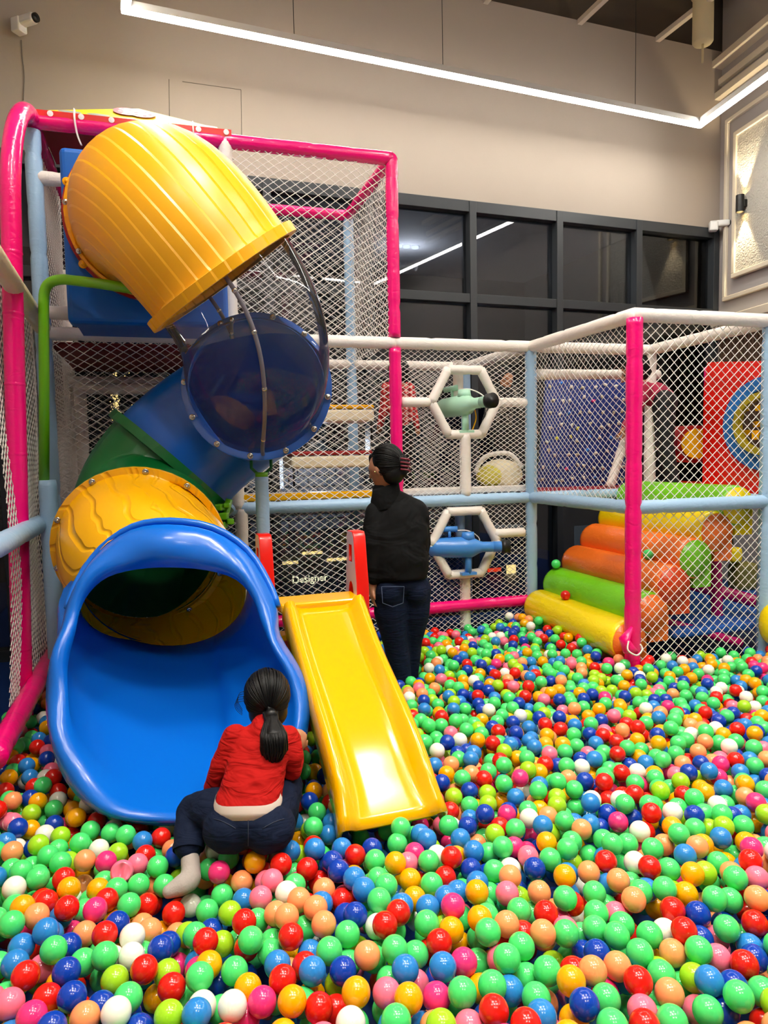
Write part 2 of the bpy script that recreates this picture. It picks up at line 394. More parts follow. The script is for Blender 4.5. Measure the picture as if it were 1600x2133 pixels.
def net(parent, o, e1, e2, w, h, cw=.075, ch=.05, th=.0026, holes=(), seed=1, name='net', wob=.012, poly=None):
    o, e1, e2 = Vector(o), Vector(e1).normalized(), Vector(e2).normalized(); n3 = e1.cross(e2)
    poly = poly or [(0, 0), (w, 0), (w, h), (0, h)]
    rnd = random.Random(seed); ph = [rnd.uniform(0, 6.28) for _ in range(6)]
    def P(x, y):
        f = min(1, min(x, w-x, y, h-y)*8+.15)
        dx = wob*f*(math.sin(x*5.1+y*3.3+ph[0])+.6*math.sin(y*8.7-x*4+ph[1])); dy = wob*f*(math.sin(x*4.1-y*4.3+ph[2])+.6*math.sin(x*9.1+y*3+ph[3]))
        dz = 2.2*wob*f*(math.sin(x*2.9+ph[4])*math.sin(y*3.1+ph[5])+.25)
        return o+e1*(x+dx)+e2*(y+dy)+n3*dz
    b = MB(); sl = ch/cw
    for sg in (1, -1):
        k0 = int(-(h/ch+w/cw))-2; k1 = -k0
        for k in range(k0, k1):
            y0 = k*ch if sg > 0 else k*ch
            a = (-.01, y0+sg*sl*-.01); c = (w+.01, y0+sg*sl*(w+.01))
            seg = clip_poly(a, c, poly)
            if not seg: continue
            parts = [seg]
            for H in holes:
                np_ = []
                for (t0, t1) in parts:
                    pa = (a[0]+(c[0]-a[0])*t0, a[1]+(c[1]-a[1])*t0); pc = (a[0]+(c[0]-a[0])*t1, a[1]+(c[1]-a[1])*t1)
                    cl = clip_poly(pa, pc, H)
                    if not cl: np_.append((t0, t1)); continue
                    u0, u1 = t0+(t1-t0)*cl[0], t0+(t1-t0)*cl[1]
                    if u0-t0 > .002: np_.append((t0, u0))
                    if t1-u1 > .002: np_.append((u1, t1))
                parts = np_
            for (t0, t1) in parts:
                Ls = (t1-t0)*math.hypot(c[0]-a[0], c[1]-a[1]); m_ = max(1, int(Ls/.11))
                pts = [P(a[0]+(c[0]-a[0])*(t0+(t1-t0)*i/m_), a[1]+(c[1]-a[1])*(t0+(t1-t0)*i/m_)) for i in range(m_+1)]
                b.tube(pts, th, 4, False, ref=n3)
    return b.build(name, m_net, parent)

fr = thing('play_frame', 'tall padded pipe play frame in pink, white and light blue with white nets', 'play frame', g2((F+C)/2, .2))
Zb = .12
def post(p, z0, z1, mt, r=.046): return pad(fr, g2(p, z0), g2(p, z1), mt, r, name='post')
def bar(p, q, z, mt, r=.044, z2=None): return pad(fr, g2(p, z), g2(q, z if z2 is None else z2), mt, r)
post(F, Zb, 3.70, m_lblue, .05); post(B, Zb, L2-.04, m_pink); post(B, L2+.04, L3, m_pink); post(C, Zb, L2, m_lblue); post(D, .22, L2-.02, m_pink, .05); post(E, Zb, L2, m_lblue, .055)
post(J, Zb, L2, m_white); post(Bb, Zb, L3-.03, m_lblue); post(Fb, Zb, L3-.6, m_white); post(Cb, Zb, L2, m_lblue)
M1 = F+UX*1.17; M1b = M1+VX*1.25
post(M1, L1, L3, m_white); post(M1+UX*.02, Zb, L1, m_white); post(M1b, L1, L3, m_white, .05)
# top level, pink
bar(F, B, L3, m_pink, .048); bar(B, Bb, L3, m_pink, .046); bar(Fb, Bb, L3, m_pink, .046)
# second level, white
for p, q in ((F, B), (B, C), (C, D), (D, E), (J, E), (C, J), (Fb, Bb), (Bb, Cb), (Cb, C)): bar(p, q, L2, m_white)
bar(F, F+UX*.5, L2+.13, m_white); bar(F, F+UX*.6, 3.42, m_white)
# first level, light blue
for p, q in ((F, B), (B, C), (C, D), (D, E), (J, E), (C, J)): bar(p, q, L1, m_lblue)
for p, q in ((Fb, Bb), (Bb, Cb)): bar(p, q, L1, m_white)
# low pink bars
for p, q in ((F+UX*1.2, C), (C, C-VX*.1)): bar(p, q, LB, m_pink)
bar(B+VX*.3, C+VX*.3+UX*.1, LB-.08, m_mag)
# left side: bowed corner pipe, mid bar, low bar
G2 = G-VX*1.0; GB = at(47, 1450, 3.72); GT = at(22, 420, 3.76)
top = bez(GT, GT+(GT-GB).normalized()*.42, at(48, 205, 4.1), g2(F+VX*.02, L3+.02), 26)
MB().tube([GB.lerp(GT, t/6) for t in range(-1, 6)]+top, .05, 16).build('post', m_pink, fr)
for z in (.1, .23, .36, .5, .64, .78, .9): # stitched joints of the cover
    jq = GB.lerp(GT, z); jd = (GT-GB).normalized()*.008
    MB().tube([jq-jd, jq, jq+jd], [.0505, .0525, .0505], 16, False).build('cover_joint', m_pink, fr)
bar(G2, F, LB, m_pink, .05); bar(G2, F, L1, m_lblue, .05); bar(G2, F, 2.62, m_cream, .05, 2.5)
bar(F, Fb, L3, m_mag, .045)
# nets
def hexa(c, r, rz): return [(c[0]+r*math.cos(a), c[1]+rz*math.sin(a)) for a in [math.pi/3*k for k in range(6)]]
HU = at(968, 838, 5.47); HL = at(968, 1130, 5.45)
def fac(p): return ((Vector(p)-F).dot(UX), p[2])
hu, hl = fac(HU), fac(HL); bx0 = (B-F).dot(UX)
net(fr, g2(F, LB-.2), UX, ZX, bx0, L1-LB+.2, .076, .05, seed=2)
net(fr, g2(B, LB-.2), UX, ZX, 3.43-bx0, L1-LB+.2, .056, .04, holes=[hexa((hl[0]-bx0, hl[1]-LB+.2), .27, .27)], seed=3, th=.002)
net(fr, g2(F, L1), UX, ZX, bx0, L2-L1, .076, .05, seed=4)
net(fr, g2(B, L1), UX, ZX, 3.43-bx0, L2-L1, .056, .038, holes=[hexa((hu[0]-bx0, hu[1]-L1), .27, .29)], seed=5, th=.002)
net(fr, g2(F+UX*1.0, L2), UX, ZX, bx0-1.0, L3-L2, .076, .056, seed=6)
net(fr, g2(Fb, .3), UX, ZX, bx0, L3-.3, .07, .05, seed=7, th=.0019)
net(fr, g2(Bb, .3), UX, ZX, 3.43-bx0, L2-.3, .06, .042, seed=8, th=.0018)
net(fr, g2(B, L2), VX, ZX, 1.25, L3-L2, .07, .05, seed=9)
net(fr, g2(G2-UX*.07, .3), VX, ZX, 1.95, 3.4, .06, .06, seed=10, poly=[(0, 0), (1.95, 0), (1.95, 3.4), (1.4, 3.32), (1.05, 3.05), (.95, 2.3), (0, 2.3)])
net(fr, g2(F, L2), VX, ZX, 1.25, L3-L2, .06, .05, seed=11)
net(fr, g2(F, L1), VX, ZX, 1.25, L2-L1, .06, .05, seed=17)
net(fr, g2(D, L1), VX, ZX, 1.28, L2-L1, .058, .046, seed=12, th=.0022)
net(fr, g2(D, .30), UX, ZX, 1.03, L2-.30, .068, .061, seed=13, th=.0027, wob=.006)
# loose end of a pink cover with its cord at the foot of the front post
pk = at(1306, 1340, D.y-.08)
b = MB(); b.tube([pk+V3(.03, 0, .1), pk+V3(-.02, -.01, .03), pk+V3(.0, -.03, -.03), pk+V3(.05, -.03, -.05)], [.012, .045, .05, .02], 10, squash=.6); b.build('cover_flap', m_pink, fr)
b = MB(); b.tube(catmull([pk+V3(-.01, -.06, .03), pk+V3(-.02, -.08, -.02), pk+V3(.03, -.09, -.05), pk+V3(.07, -.07, -.02), pk+V3(.06, -.06, .01)], 5), .005, 6); b.build('cord', m_net, fr)
# decks and foam edges
m_deck = mat('deck mat', (120, 22, 26), .6); m_deckd = mat('dark deck', (40, 40, 46), .6)
GM = Matrix((UX, VX, ZX)).transposed()
def gbox(name, p, size, mt, parent, bevel=.012, smooth=False):
    return MB().box(p, size, GM).build(name, mt, parent, smooth, bevel=bevel)
gbox('deck', F+UX*.6+VX*.63+ZX*(L2-.07), (1.1, 1.2, .05), m_deck, fr)
gbox('deck', F+UX*1.75+VX*.66+ZX*(L1+.01), (3.4, 1.1, .05), m_deckd, fr)
gbox('edge_pad', F+UX*1.75+VX*.06+ZX*(L1+.07), (1.16, .07, .05), m_yel, fr)
gbox('edge_pad', F+UX*.35+VX*.06+ZX*(L1+.05), (.6, .07, .05), m_red, fr)
gbox('edge_pad', B+UX*.58+VX*.08+ZX*(L1+.07), (1.1, .09, .05), m_white, fr)
gbox('deck', J-UX*.5+VX*.7+ZX*(L1+.01), (1.4, 1.3, .05), m_dred, fr)
gbox('deck', J+UX*.6+VX*.4+ZX*(L1+.0), (1.4, 1.6, .05), m_red, fr)
bar(F+VX*1.0, F+VX*1.0+UX*1.1, L2-.2, m_white); bar(F+VX*.9+UX*.08, F+VX*.9+UX*1.1, L2-.26, m_white)
post(F+VX*1.0+UX*.1, L1, L2-.2, m_white)
# climbing steps inside the frame
for i, (z, cm_, s0, s1) in enumerate(((1.98, m_yel, .0, .58), (1.64, m_dred, -.12, .55))):
    p = B-UX*(.42+.02*i)+VX*(.35)
    gbox('step_top', p+ZX*(z+.045), (.62, .34, .03), cm_, fr); gbox('step', p+ZX*(z-.02), (.62, .34, .09), m_cream, fr, .02)
    for s in (-.29, .29): MB().tube([p+UX*s-VX*.15+ZX*(z-.05), p+UX*s-VX*.15+ZX*(z-.2)], .008, 6).build('strap', m_black, fr)

# ------------------------------------------------------------------ hexagon gun ports and guns
def hexport(c, label, mt):
    t = thing('gun_port', label, 'gun port', c-ZX*.3)
    pts = [Vector(c)+UX*(.268*math.cos(a))+ZX*(.278*math.sin(a)) for a in [math.pi/3*k for k in range(6)]]
    for i in range(6): pad(t, pts[i].lerp(pts[i-1], -.03), pts[i].lerp(pts[i-1], 1.03), m_white, .036, .2, 'rim')
    return t
hexport(HU, 'upper white padded hexagon port holding the green toy cannon', m_white)
hexport(HL, 'lower white padded hexagon port holding the blue toy cannon', m_white)
for c, s in ((HU, (-.5, -.28)), (HU, (.28, .52)), (HL, (.24, .5))): bar(g2(c, 0)+UX*s[0], g2(c, 0)+UX*s[1], c[2]+(.055 if c is HL else 0), m_white, .036)
pc = g2(HU, 0)
post(pc, HU[2]-.24, L1+.03, m_white, .042)
post(pc+VX*.03, LB-.2, HL[2]-.28, m_white, .042); post(pc+VX*.12, HU[2]+.05, L2-.1, m_white, .04); post(pc+VX*.12, HL[2]+.02, L1, m_lblue, .04)
def gun(c, direc, col, label):
    mt = mat('gun paint '+label[:6], col, .3, coat=.2); d = Vector(direc).normalized(); c = Vector(c)
    t = thing('toy_cannon', label, 'toy cannon', c-ZX*.2)
    up = ZX-d*d.z; up.normalize(); sd = d.cross(up)
    prof = [(-.30, .03), (-.29, .06), (-.24, .075), (-.05, .08), (.03, .078), (.08, .05), (.11, .04), (.26, .038)]
    MB().tube([c+d*x for x, r in prof], [r for x, r in prof], 18).build('barrel', mt, t)
    MB().tube([c+d*.25, c+d*.26, c+d*.285, c+d*.29, c+d*.31, c+d*.315, c+d*.30], [.04, .055, .055, .046, .056, .053, .042], 18, False).build('muzzle', m_black, t)
    MB().tube([c+d*.18, c+d*.19, c+d*.312], [.001, .041, .041], 16, False).build('muzzle_bore', mt, t)
    MB().tube([c+up*.05, c+up*.115], [.055, .045], 16).build('hopper', mt, t)
    s = MB(); s.tube([c-d*.22+up*.14, c-d*.08+up*.14], .022, 12); s.box(c-d*.14+up*.10, (.02, .03, .07)); s.build('sight', mt, t)
    MB().tube([c-up*.06, c-up*.2], .026, 12).build('pivot', mt, t)
    MB().box(c-up*.20, (.12, .05, .02), GM).build('base_plate', mt, t, False)
    MB().tube(catmull([c+d*.0-sd*.08-up*.02, c+d*.07-sd*.09-up*.02], 4), .016, 10).build('grip', m_black, t)
    MB().tube(catmull([c+d*.07-sd*.09-up*.02, c+d*.1-sd*.11+up*.05, c-d*.0-sd*.05+up*.12, c-d*.15+up*.12], 6), .005, 6).build('cable', m_white, t)
    MB().tube(catmull([c-sd*.09-up*.0, c+d*.01-sd*.1-up*.1, c-sd*.06-up*.2], 5), .005, 6).build('cable', m_yel, t)
gun(HU+V3(.0, .0, -.02), UX*.30-VX*.94+ZX*.04, (176, 224, 196), 'mint green toy cannon aimed out of the upper hexagon port')
gun(HL+V3(.02, -.05, -.03), UX*1.0-VX*.30+ZX*.0, (66, 136, 214), 'blue toy cannon aimed sideways from the lower hexagon port')

# ------------------------------------------------------------------ the tube slide
FACE = -VX
def ringpts(c, nrm, r, n=44, up=ZX, ry=None):
    nrm = Vector(nrm).normalized(); a = Vector(up)-nrm*Vector(up).dot(nrm); a.normalize(); b_ = nrm.cross(a)
    return [Vector(c)+(a*math.cos(2*math.pi*j/n)*(ry or r)+b_*math.sin(2*math.pi*j/n)*r) for j in range(n)]
def elbow(name, c0, d0, c1, d1, r0, r1, f0, f1, mt, parent, h0=.4, h1=.4, n=22, flip=False, fl=.022):
    """moulded tube bend with flanges; returns object and the centre line"""
    d0, d1 = Vector(d0).normalized(), Vector(d1).normalized()
    P = bez(c0, c0+d0*h0, c1-d1*h1, c1, n); rings = []; q0 = None
    up = ZX
    T = [d0]+[(P[i+1]-P[i-1]).normalized() for i in range(1, n-1)]+[d1]
    a = up-d0*up.dot(d0); a.normalize()
    def rg(c, t, r):
        nonlocal a
        a = a-t*a.dot(t); a.normalize(); b_ = t.cross(a); N = 44
        return [c+(a*math.cos(2*math.pi*j/N)+b_*math.sin(2*math.pi*j/N))*r for j in range(N)]
    if f0: rings += [rg(P[0]-d0*.0, d0, r0), rg(P[0], d0, f0), rg(P[0]+d0*fl, d0, f0), rg(P[0]+d0*(fl+.004), d0, r0+.008)]
    for i in range(n):
        if f0 and i == 0: continue
        if f1 and i == n-1: continue
        rings.append(rg(P[i], T[i], r0+(r1-r0)*i/(n-1)))
    if f1: rings += [rg(P[-1]-d1*(fl+.004), d1, r1+.008), rg(P[-1]-d1*fl, d1, f1), rg(P[-1], d1, f1), rg(P[-1], d1, r1)]
    b = MB(); b.loft(rings); o = b.build(name, mt, parent, True, sharp=38)
    return o, rings
def bolts(parent, c, nrm, r, n, a0=0, side=1, mt=None, s=.011, a1=2*math.pi):
    nrm = Vector(nrm).normalized(); R = ringpts(c, nrm, r, 360)
    for k in range(n):
        p = R[int(math.degrees(a0+(a1-a0)*k/n)) % 360]+nrm*side*.004
        b = MB(); b.tube([p-nrm*side*.003, p+nrm*side*.002, p+nrm*side*.003], [s*1.5, s*1.5, s*.9], 12); b.sphere(p+nrm*side*.004, s*.75, None, 10, 6)
        b.build('bolt', mt or m_steel, parent)
K0 = at(312, 455, 4.2); D0 = FACE
K1 = at(470, 587, 3.60); D1 = Vector((.54, .25, -.80)).normalized()
K2 = at(536, 804, 3.93); D2 = Vector((-.12, .98, -.12)).normalized()
K3 = at(366, 960, 4.25); D3 = Vector((-.64, -.22, -.72)).normalized()
K4 = at(294, 1142, 3.70); D4 = Vector((.16, -.93, -.25)).normalized()
ts = thing('tube_slide', 'winding covered tube slide of yellow, clear, blue and green sections with a blue mouth', 'slide', g2(at(340, 1500, 3.2), .2))
e1, r1_ = elbow('upper_elbow', K0, D0, K1, D1,    .425, .385, .446, .428, m_yelrib, ts, .38, .36, 26, fl=.05)
bolts(e1, K0+D0*.05, D0, .436, 10, .3)
rb = MB(); rb.tube([K0-D0*.03, K0-D0*.001], [.462, .462], 44); o = rb.build('backing_ring', m_dred, ts, True, sharp=30); bolts(o, K0-D0*.0, D0, .456, 6, .2, mt=m_yel, s=.016)
tag(e1, 'ribbed yellow upper bend'); 
e2, r2_ = elbow('clear_elbow', K1+D1*.004, D1, K2, D2, .372, .362, None, .40, m_clear, ts, .34, .30, 26, fl=.012)
tag(e2, 'clear see-through bend with bolted seam')
for ji in (13, 33):
    sp = [r[ji]+(r[ji]-K1.lerp(K2, .5)).normalized()*.004 for r in r2_[:-3]]
    o = MB().tube(sp, .011, 8).build('seam_strip', m_seam, e2)
    for q in sp[2::6]: MB().sphere(q, .014, None, 8, 6).build('seam_bolt', m_steel, e2)
e3, r3_ = elbow('blue_elbow', K2+D2*.002, D2, K3, D3, .364, .39, .403, None, m_blue2, ts, .46, .36, 26, fl=.02)
bolts(e3, K2-D2*.0135, D2, .383, 12, .25, side=-1)
e4, r4_ = elbow('green_elbow', K3+D3*.002, D3, K4, D4, .40, .399, .445, None, m_green, ts, .33, .36, 26, fl=.05)
K5 = at(343, 1230, 3.42); D5 = Vector((.10, -.835, -.54)).normalized()
e5, r5_ = elbow('lower_yellow_elbow', K4, D4, K5, D5, .40, .385, .438, None, m_yelwood, ts, .14, .12, 14, fl=.02)
bolts(e5, K4+D4*.022, D4, .42, 10, -.15)
# dark inside behind the lower bend needs no helper: the tube is long. mouth of the slide:
lip_in = [(355, 1182), (430, 1188), (492, 1208), (528, 1250), (545, 1300), (565, 1350), (598, 1410), (612, 1475), (600, 1550), (560, 1615), (490, 1665), (400, 1688), (308, 1686), (232, 1654), (183, 1598), (152, 1528), (142, 1450), (142, 1380), (157, 1318), (166, 1274), (187, 1234), (225, 1202), (285, 1186)]
lip_out = [(350, 1092), (440, 1106), (512, 1152), (556, 1220), (576, 1272), (582, 1325), (622, 1392), (645, 1462), (632, 1560), (585, 1640), (502, 1694), (400, 1718), (300, 1718), (205, 1694), (138, 1630), (104, 1540), (95, 1452), (104, 1372), (128, 1305), (138, 1262), (160, 1212), (205, 1150), (272, 1104)]
def ylip(py): return 3.12-(py-1182)*(3.12-2.55)/(1700-1182)
LI = catmull([at(x, y, ylip(y)) for x, y in lip_in], 3, True); NL = len(LI)
LO = catmull([at(x, y, ylip(max(y, 1182))+(.06 if y < 1200 else .04 if y < 1300 else .03)) for x, y in lip_out], 3, True)
# inner start curve: the end ring of the yellow tube, matched by angle
cen5 = K5; axu = ZX-D5*ZX.dot(D5); axu.normalize(); axs = axu.cross(D5); axs = axs if axs.x > 0 else -axs
RI = []
for k in range(NL):
    p = LI[k]; q = proj(p); c = (343, 1330 if q[1] > 1330 else 1300)
    t = k/NL
    RI.append(None)
ang = []
for k in range(NL):
    q = proj(LI[k]); ang.append(math.atan2(q[0]-345, -(q[1]-1400)*(.9)))
for i in range(1, NL):
    while ang[i] < ang[i-1]-.01: ang[i] += 2*math.pi
RI = [cen5-D5*.012+(axu*math.cos(a)+axs*math.sin(a))*.387 for a in ang]
rows = [RI]
mid = sum(LI, Vector())/NL
for s in (.12, .3, .5, .7, .86, 1.0):
    row = []
    for k in range(NL):
        p = RI[k].lerp(LI[k], s)
        out = (p-(K5.lerp(mid, s))); out = out-D5*out.dot(D5)*.4
        w = math.sin(math.pi*s)*(.085 if math.cos(ang[k]) < .3 else .03)*(.25 if math.sin(ang[k]) > .45 else 1)
        row.append(p+out.normalized()*w+Vector((0, .04*math.sin(math.pi*s), 0)))
    rows.append(row)
# rolled lip: bulge forward from inner edge to outer edge, then a tucked skirt
for s, fwd in ((.25, .035), (.5, .045), (.75, .03), (1.0, 0)):
    rows.append([LI[k].lerp(LO[k], s)+Vector((0, -fwd, fwd*.3))*(1+.35*math.cos(9*ang[k])) for k in range(NL)])
rows.append([LO[k]+Vector((0, .035, -.005)) for k in range(NL)])
rows.append([LO[k].lerp(LI[k], .25)+Vector((0, .075, 0)) for k in range(NL)])
b = MB(); b.loft(rows); mouth = b.build('mouth', m_blue, ts); tag(mouth, 'big blue scalloped slide mouth with rolled lip')
so = mouth.modifiers.new('th', 'SOLIDIFY'); so.thickness = .008; so.offset = -1
# bead round the hood
hb = [LO[k]+Vector((0, .03, .012)) for k in list(range(NL-13, NL))+list(range(0, 13))]
MB().tube(hb, .016, 10).build('hood_bead', m_blue, mouth)
# blue board box behind the upper bend
bb = K0-D0*.12; bl = thing('entry_board', 'blue square board box behind the yellow upper bend', 'board', bb-ZX*.6)
bq0, bq1 = at(150, 335, bb.y), at(462, 680, bb.y); bcen = (bq0+bq1)/2
MB().box(bcen, (.89, .16, bq0.z-bq1.z), GM).build('board', m_panelblue, bl, False, bevel=.03)
MB().box(bcen-D0*.28, (.83, .44, .92), GM).build('box_body', m_panelblue, bl, False)
# support posts
sp_ = thing('slide_support', 'grey-blue padded post with bent lime green top carrying the yellow bend', 'post', g2(at(99, 1000, 4.05), .1))
q = at(99, 1000, 4.05); pad(sp_, g2(q, .1), q, m_lblue, .05, .4, 'base_post')
gp = [at(92, 1010, 4.05), at(92, 800, 4.05), at(91, 660, 4.05), at(91, 630, 4.05)]
gp += bez(at(91, 628, 4.05), at(91, 590, 4.05), at(105, 583, 4.03), at(135, 582, 4.0), 10)+[at(200, 590, 3.97), at(306, 606, 3.93)]
MB().tube(gp, .028, 14).build('bent_pipe', m_lime, sp_)
sp2 = thing('slide_support', 'grey-blue padded post with green clamps under the blue bend', 'post', g2(at(545, 993, 4.0), .1))
q = at(545, 993, 4.02); pad(sp2, g2(q, .1), q, m_lblue, .038, .45, 'base_post')
MB().tube([q, q+ZX*.025], .036, 14).build('cap', m_lime, sp2)
for s in (-.05, .05): MB().tube([q+UX*s*.5+ZX*.02, q+UX*s*1.1+ZX*.05, q+UX*s*1.1+ZX*.13], .009, 8).build('clamp', m_green, sp2)
# green joint bracket by the lower bend
gb = thing('slide_bracket', 'small green clamp joint right of the green bend', 'bracket', at(466, 1090, 4.0)-ZX*.1)
b = MB()
for (dx, dz, s) in ((0, 0, .05), (.035, -.03, .04), (-.02, .05, .045), (.02, .06, .035), (-.01, -.05, .05)): b.box(at(466, 1075, 4.0)+Vector((dx, 0, dz)), (s, .06, s*.8), rotz(dx*9))
b.build('clamp_body', m_lime, gb, False, bevel=.008)
MB().tube([at(440, 1150, 4.05), at(462, 1100, 4.02), at(478, 1040, 4.05)], .02, 10).build('arm', m_lime, gb)

# ------------------------------------------------------------------ yellow canopy sheet on top
m_can = mat('yellow print sheet', (250, 222, 30), .35); m_dot = mat('white dot', (245, 235, 230), .4); m_pinkp = mat('pink print', (232, 92, 110), .4); m_redb = mat('red border', (222, 22, 16), .35); m_greyp = mat('grey print', (160, 165, 160), .4)
cn = thing('canopy_sheet', 'yellow printed canopy sheet with red dotted border on the frame top', 'canopy', g2(F+UX*.6+VX*.5, L3))
ca = g2(F+UX*.02-VX*.02, L3+.055); cb = g2(F+UX*1.2-VX*.02, L3+.06); cc = g2(F+UX*1.2+VX*1.0, L3+.14); cd = g2(F+UX*.02+VX*1.0, L3+.14)
apx = at(288, 226, F.y+.40)
nr = (cb-ca).cross(cd-ca).normalized(); 
th_ = -ZX*.02
bm_ = MB()
quad = [ca, cb, cc, cd]
for i in range(4):
    p, q = quad[i], quad[(i+1) % 4]
    bm_.cm = 0; bm_.add([p, q, apx], [(0, 1, 2)]); bm_.cm = 1; bm_.add([p+th_, q+th_, apx+th_, p, q, apx], [(2, 1, 0), (0, 1, 4, 3), (1, 2, 5, 4), (2, 0, 3, 5)])
bm_.build('sheet', [m_can, m_deck], cn, False)
MB().box((ca+cb)/2-ZX*.03-VX*.012, ((cb-ca).length+.02, .02, .06), Matrix(((cb-ca).normalized(), VX, ZX)).transposed()).build('border', m_redb, cn, False)
def on_face(u, v, lift=.004): # u along the front edge, v up towards the ridge
    base = ca.lerp(cb, u); return base.lerp(apx, v)+ZX*lift-VX*lift
fn = (cb-ca).cross(apx-ca).normalized(); fn = fn if fn.z > 0 else -fn
def disc(name, c, r, mt, n=fn, sq=1.0):
    R = ringpts(c+n*.004, n, r, 16, ry=r*sq); b = MB(); b.add(R+[c+n*.006], [(i, (i+1) % 16, 16) for i in range(16)]); b.build(name, mt, cn, False)
for i in range(7): disc('border_dot', ca.lerp(cb, .08+i*.15)-ZX*.02-VX*.024, .018, m_dot, -VX)
for u, v in ((.38, .55), (.56, .5)):
    disc('print_patch', on_face(u, v), .085, m_pinkp)
    for k in range(5): disc('print_dot', on_face(u, v)+UX*(.045*math.cos(k*1.26))+(apx-(ca+cb)/2).normalized()*(.045*math.sin(k*1.26))+fn*.003, .014, m_dot)
for u in (.15, .3, .9): disc('print_patch', on_face(u, .06), .07, m_greyp, sq=.35)
for k in range(2):
    p = ca.lerp(cb, .2+.6*k)-VX*.05; b = MB(); b.tube(catmull([p+ZX*.01, p-ZX*.06-VX*.02, p-ZX*.14+UX*.01, p-ZX*.2+UX*.03], 5), [.012]*16, 8, squash=.4); b.build('tie_ribbon', m_white, cn)

# ------------------------------------------------------------------ small yellow slide with red ladder sides
ss = thing('toddler_slide', 'small yellow plastic slide with red ladder sides standing in the balls', 'slide', g2(at(760, 1500, 3.0), .2))
S0 = at(673, 1268, 3.36); S1 = at(822, 1728, 2.46)
hd = Vector((S1.x-S0.x, S1.y-S0.y, 0)).normalized(); sw = Vector((-hd.y, hd.x, 0)); sw = sw if sw.x > 0 else -sw
Ls = (g2(S1, 0)-g2(S0, 0)).length
path = []
NS = 26
for i in range(NS):
    t = i/(NS-1); zz = S0.z+(S1.z-S0.z)*(t+.06*math.sin(math.pi*t*2.0)*.6-.02*math.sin(math.pi*t))
    if t > .85: zz += (t-.85)*.12
    path.append(g2(S0, 0)+hd*Ls*t+ZX*zz)
def uprof(w): # cross section: outer skirt, rim, bed, rim, skirt
    hw = w/2; return [(-hw-.012, -.05), (-hw-.014, .0), (-hw-.012, .055), (-hw-.002, .068), (-hw+.012, .062), (-hw+.03, .02), (-hw+.06, .004), (-hw*.4, 0), (hw*.4, 0), (hw-.06, .004), (hw-.03, .02), (hw-.012, .062), (hw+.002, .068), (hw+.012, .055), (hw+.014, 0), (hw+.012, -.05)]
rings = []
for i, p in enumerate(path):
    t = i/(NS-1); T = (path[min(i+1, NS-1)]-path[max(i-1, 0)]).normalized(); nn = sw.cross(T); nn = nn if nn.z > 0 else -nn
    w = .335 if t < .9 else .335+.25*(t-.9); k = 1 if t < .86 else max(.25, 1-(t-.86)*5)
    rings.append([p+sw*x+nn*(y*k if y > 0 else y) for x, y in uprof(w)])
b = MB(); b.loft(rings, False)
topc = [r+(-hd)*.10+ZX*.03 for r in rings[0]]
trough = b.build('slide_bed', m_yel, ss)
so = trough.modifiers.new('th', 'SOLIDIFY'); so.thickness = .012; so.offset = -1
MB().box(S0-hd*.10+ZX*.012, (.40, .2, .05), Matrix((sw, hd, ZX)).transposed()).build('top_platform', m_yel, ss, False, bevel=.015)
m_glare = mat('pale lilac glare', (214, 200, 226), .25)  # glossy glare on the boards' left faces, put in as a pale colour
# red sides with a hand slot and a round hole
def board(name, c, mt, parent):
    cu = bpy.data.curves.new(name, 'CURVE'); cu.dimensions = '2D'; cu.fill_mode = 'BOTH'; cu.extrude = .026; cu.bevel_depth = .006
    def spl(pts):
        s = cu.splines.new('POLY'); s.points.add(len(pts)-1); s.use_cyclic_u = True
        for q, (x, y) in zip(s.points, pts): q.co = (x, y, 0, 1)
    spl([(-.085, -.75), (.14, -.75), (.115, -.05), (.10, .0), (.10, .07), (.085, .08), (.075, .23), (.06, .25), (-.02, .25), (-.035, .23), (-.06, .07), (-.075, .0)])
    spl([(-.01, .1), (-.01, .19), (.045, .19), (.05, .1)][::-1])
    spl([(.02+.045*math.cos(a), -.07+.075*math.sin(a)) for a in [2*math.pi*k/20 for k in range(20)]])
    o = bpy.data.objects.new(name, cu); COL.objects.link(o)
    o.matrix_world = Matrix.Translation(c) @ Matrix((-hd, ZX, sw)).transposed().to_4x4()
    dg = bpy.context.evaluated_depsgraph_get(); dg.update()
    me = bpy.data.meshes.new_from_object(o.evaluated_get(dg)); me.transform(o.matrix_world); bpy.data.objects.remove(o)
    o = bpy.data.objects.new(name, me); COL.objects.link(o); me.materials.clear(); me.materials.append(mt); me.materials.append(m_glare); me.update()
    for p in me.polygons: p.material_index = 1 if p.normal.dot(-sw) > .97 else 0
    put(o, parent); return o
zs = 1.03
board('side_board', g2(S0-hd*.25-sw*.225, zs), m_red, ss); board('side_board', g2(S0-hd*.16+sw*.225, zs), m_red, ss)
for zz in (.42, .62, .80): MB().box(g2(S0-hd*(.10+.12*(1-zz)), zz), (.42, .10, .03), Matrix((sw, hd, ZX)).transposed()).build('ladder_tread', m_yel, ss, False, bevel=.008)
MB().box(g2(S0-hd*.26, .5), (.42, .03, .55), Matrix((sw, hd, ZX)).transposed()).build('back_panel', m_dred, ss, False)

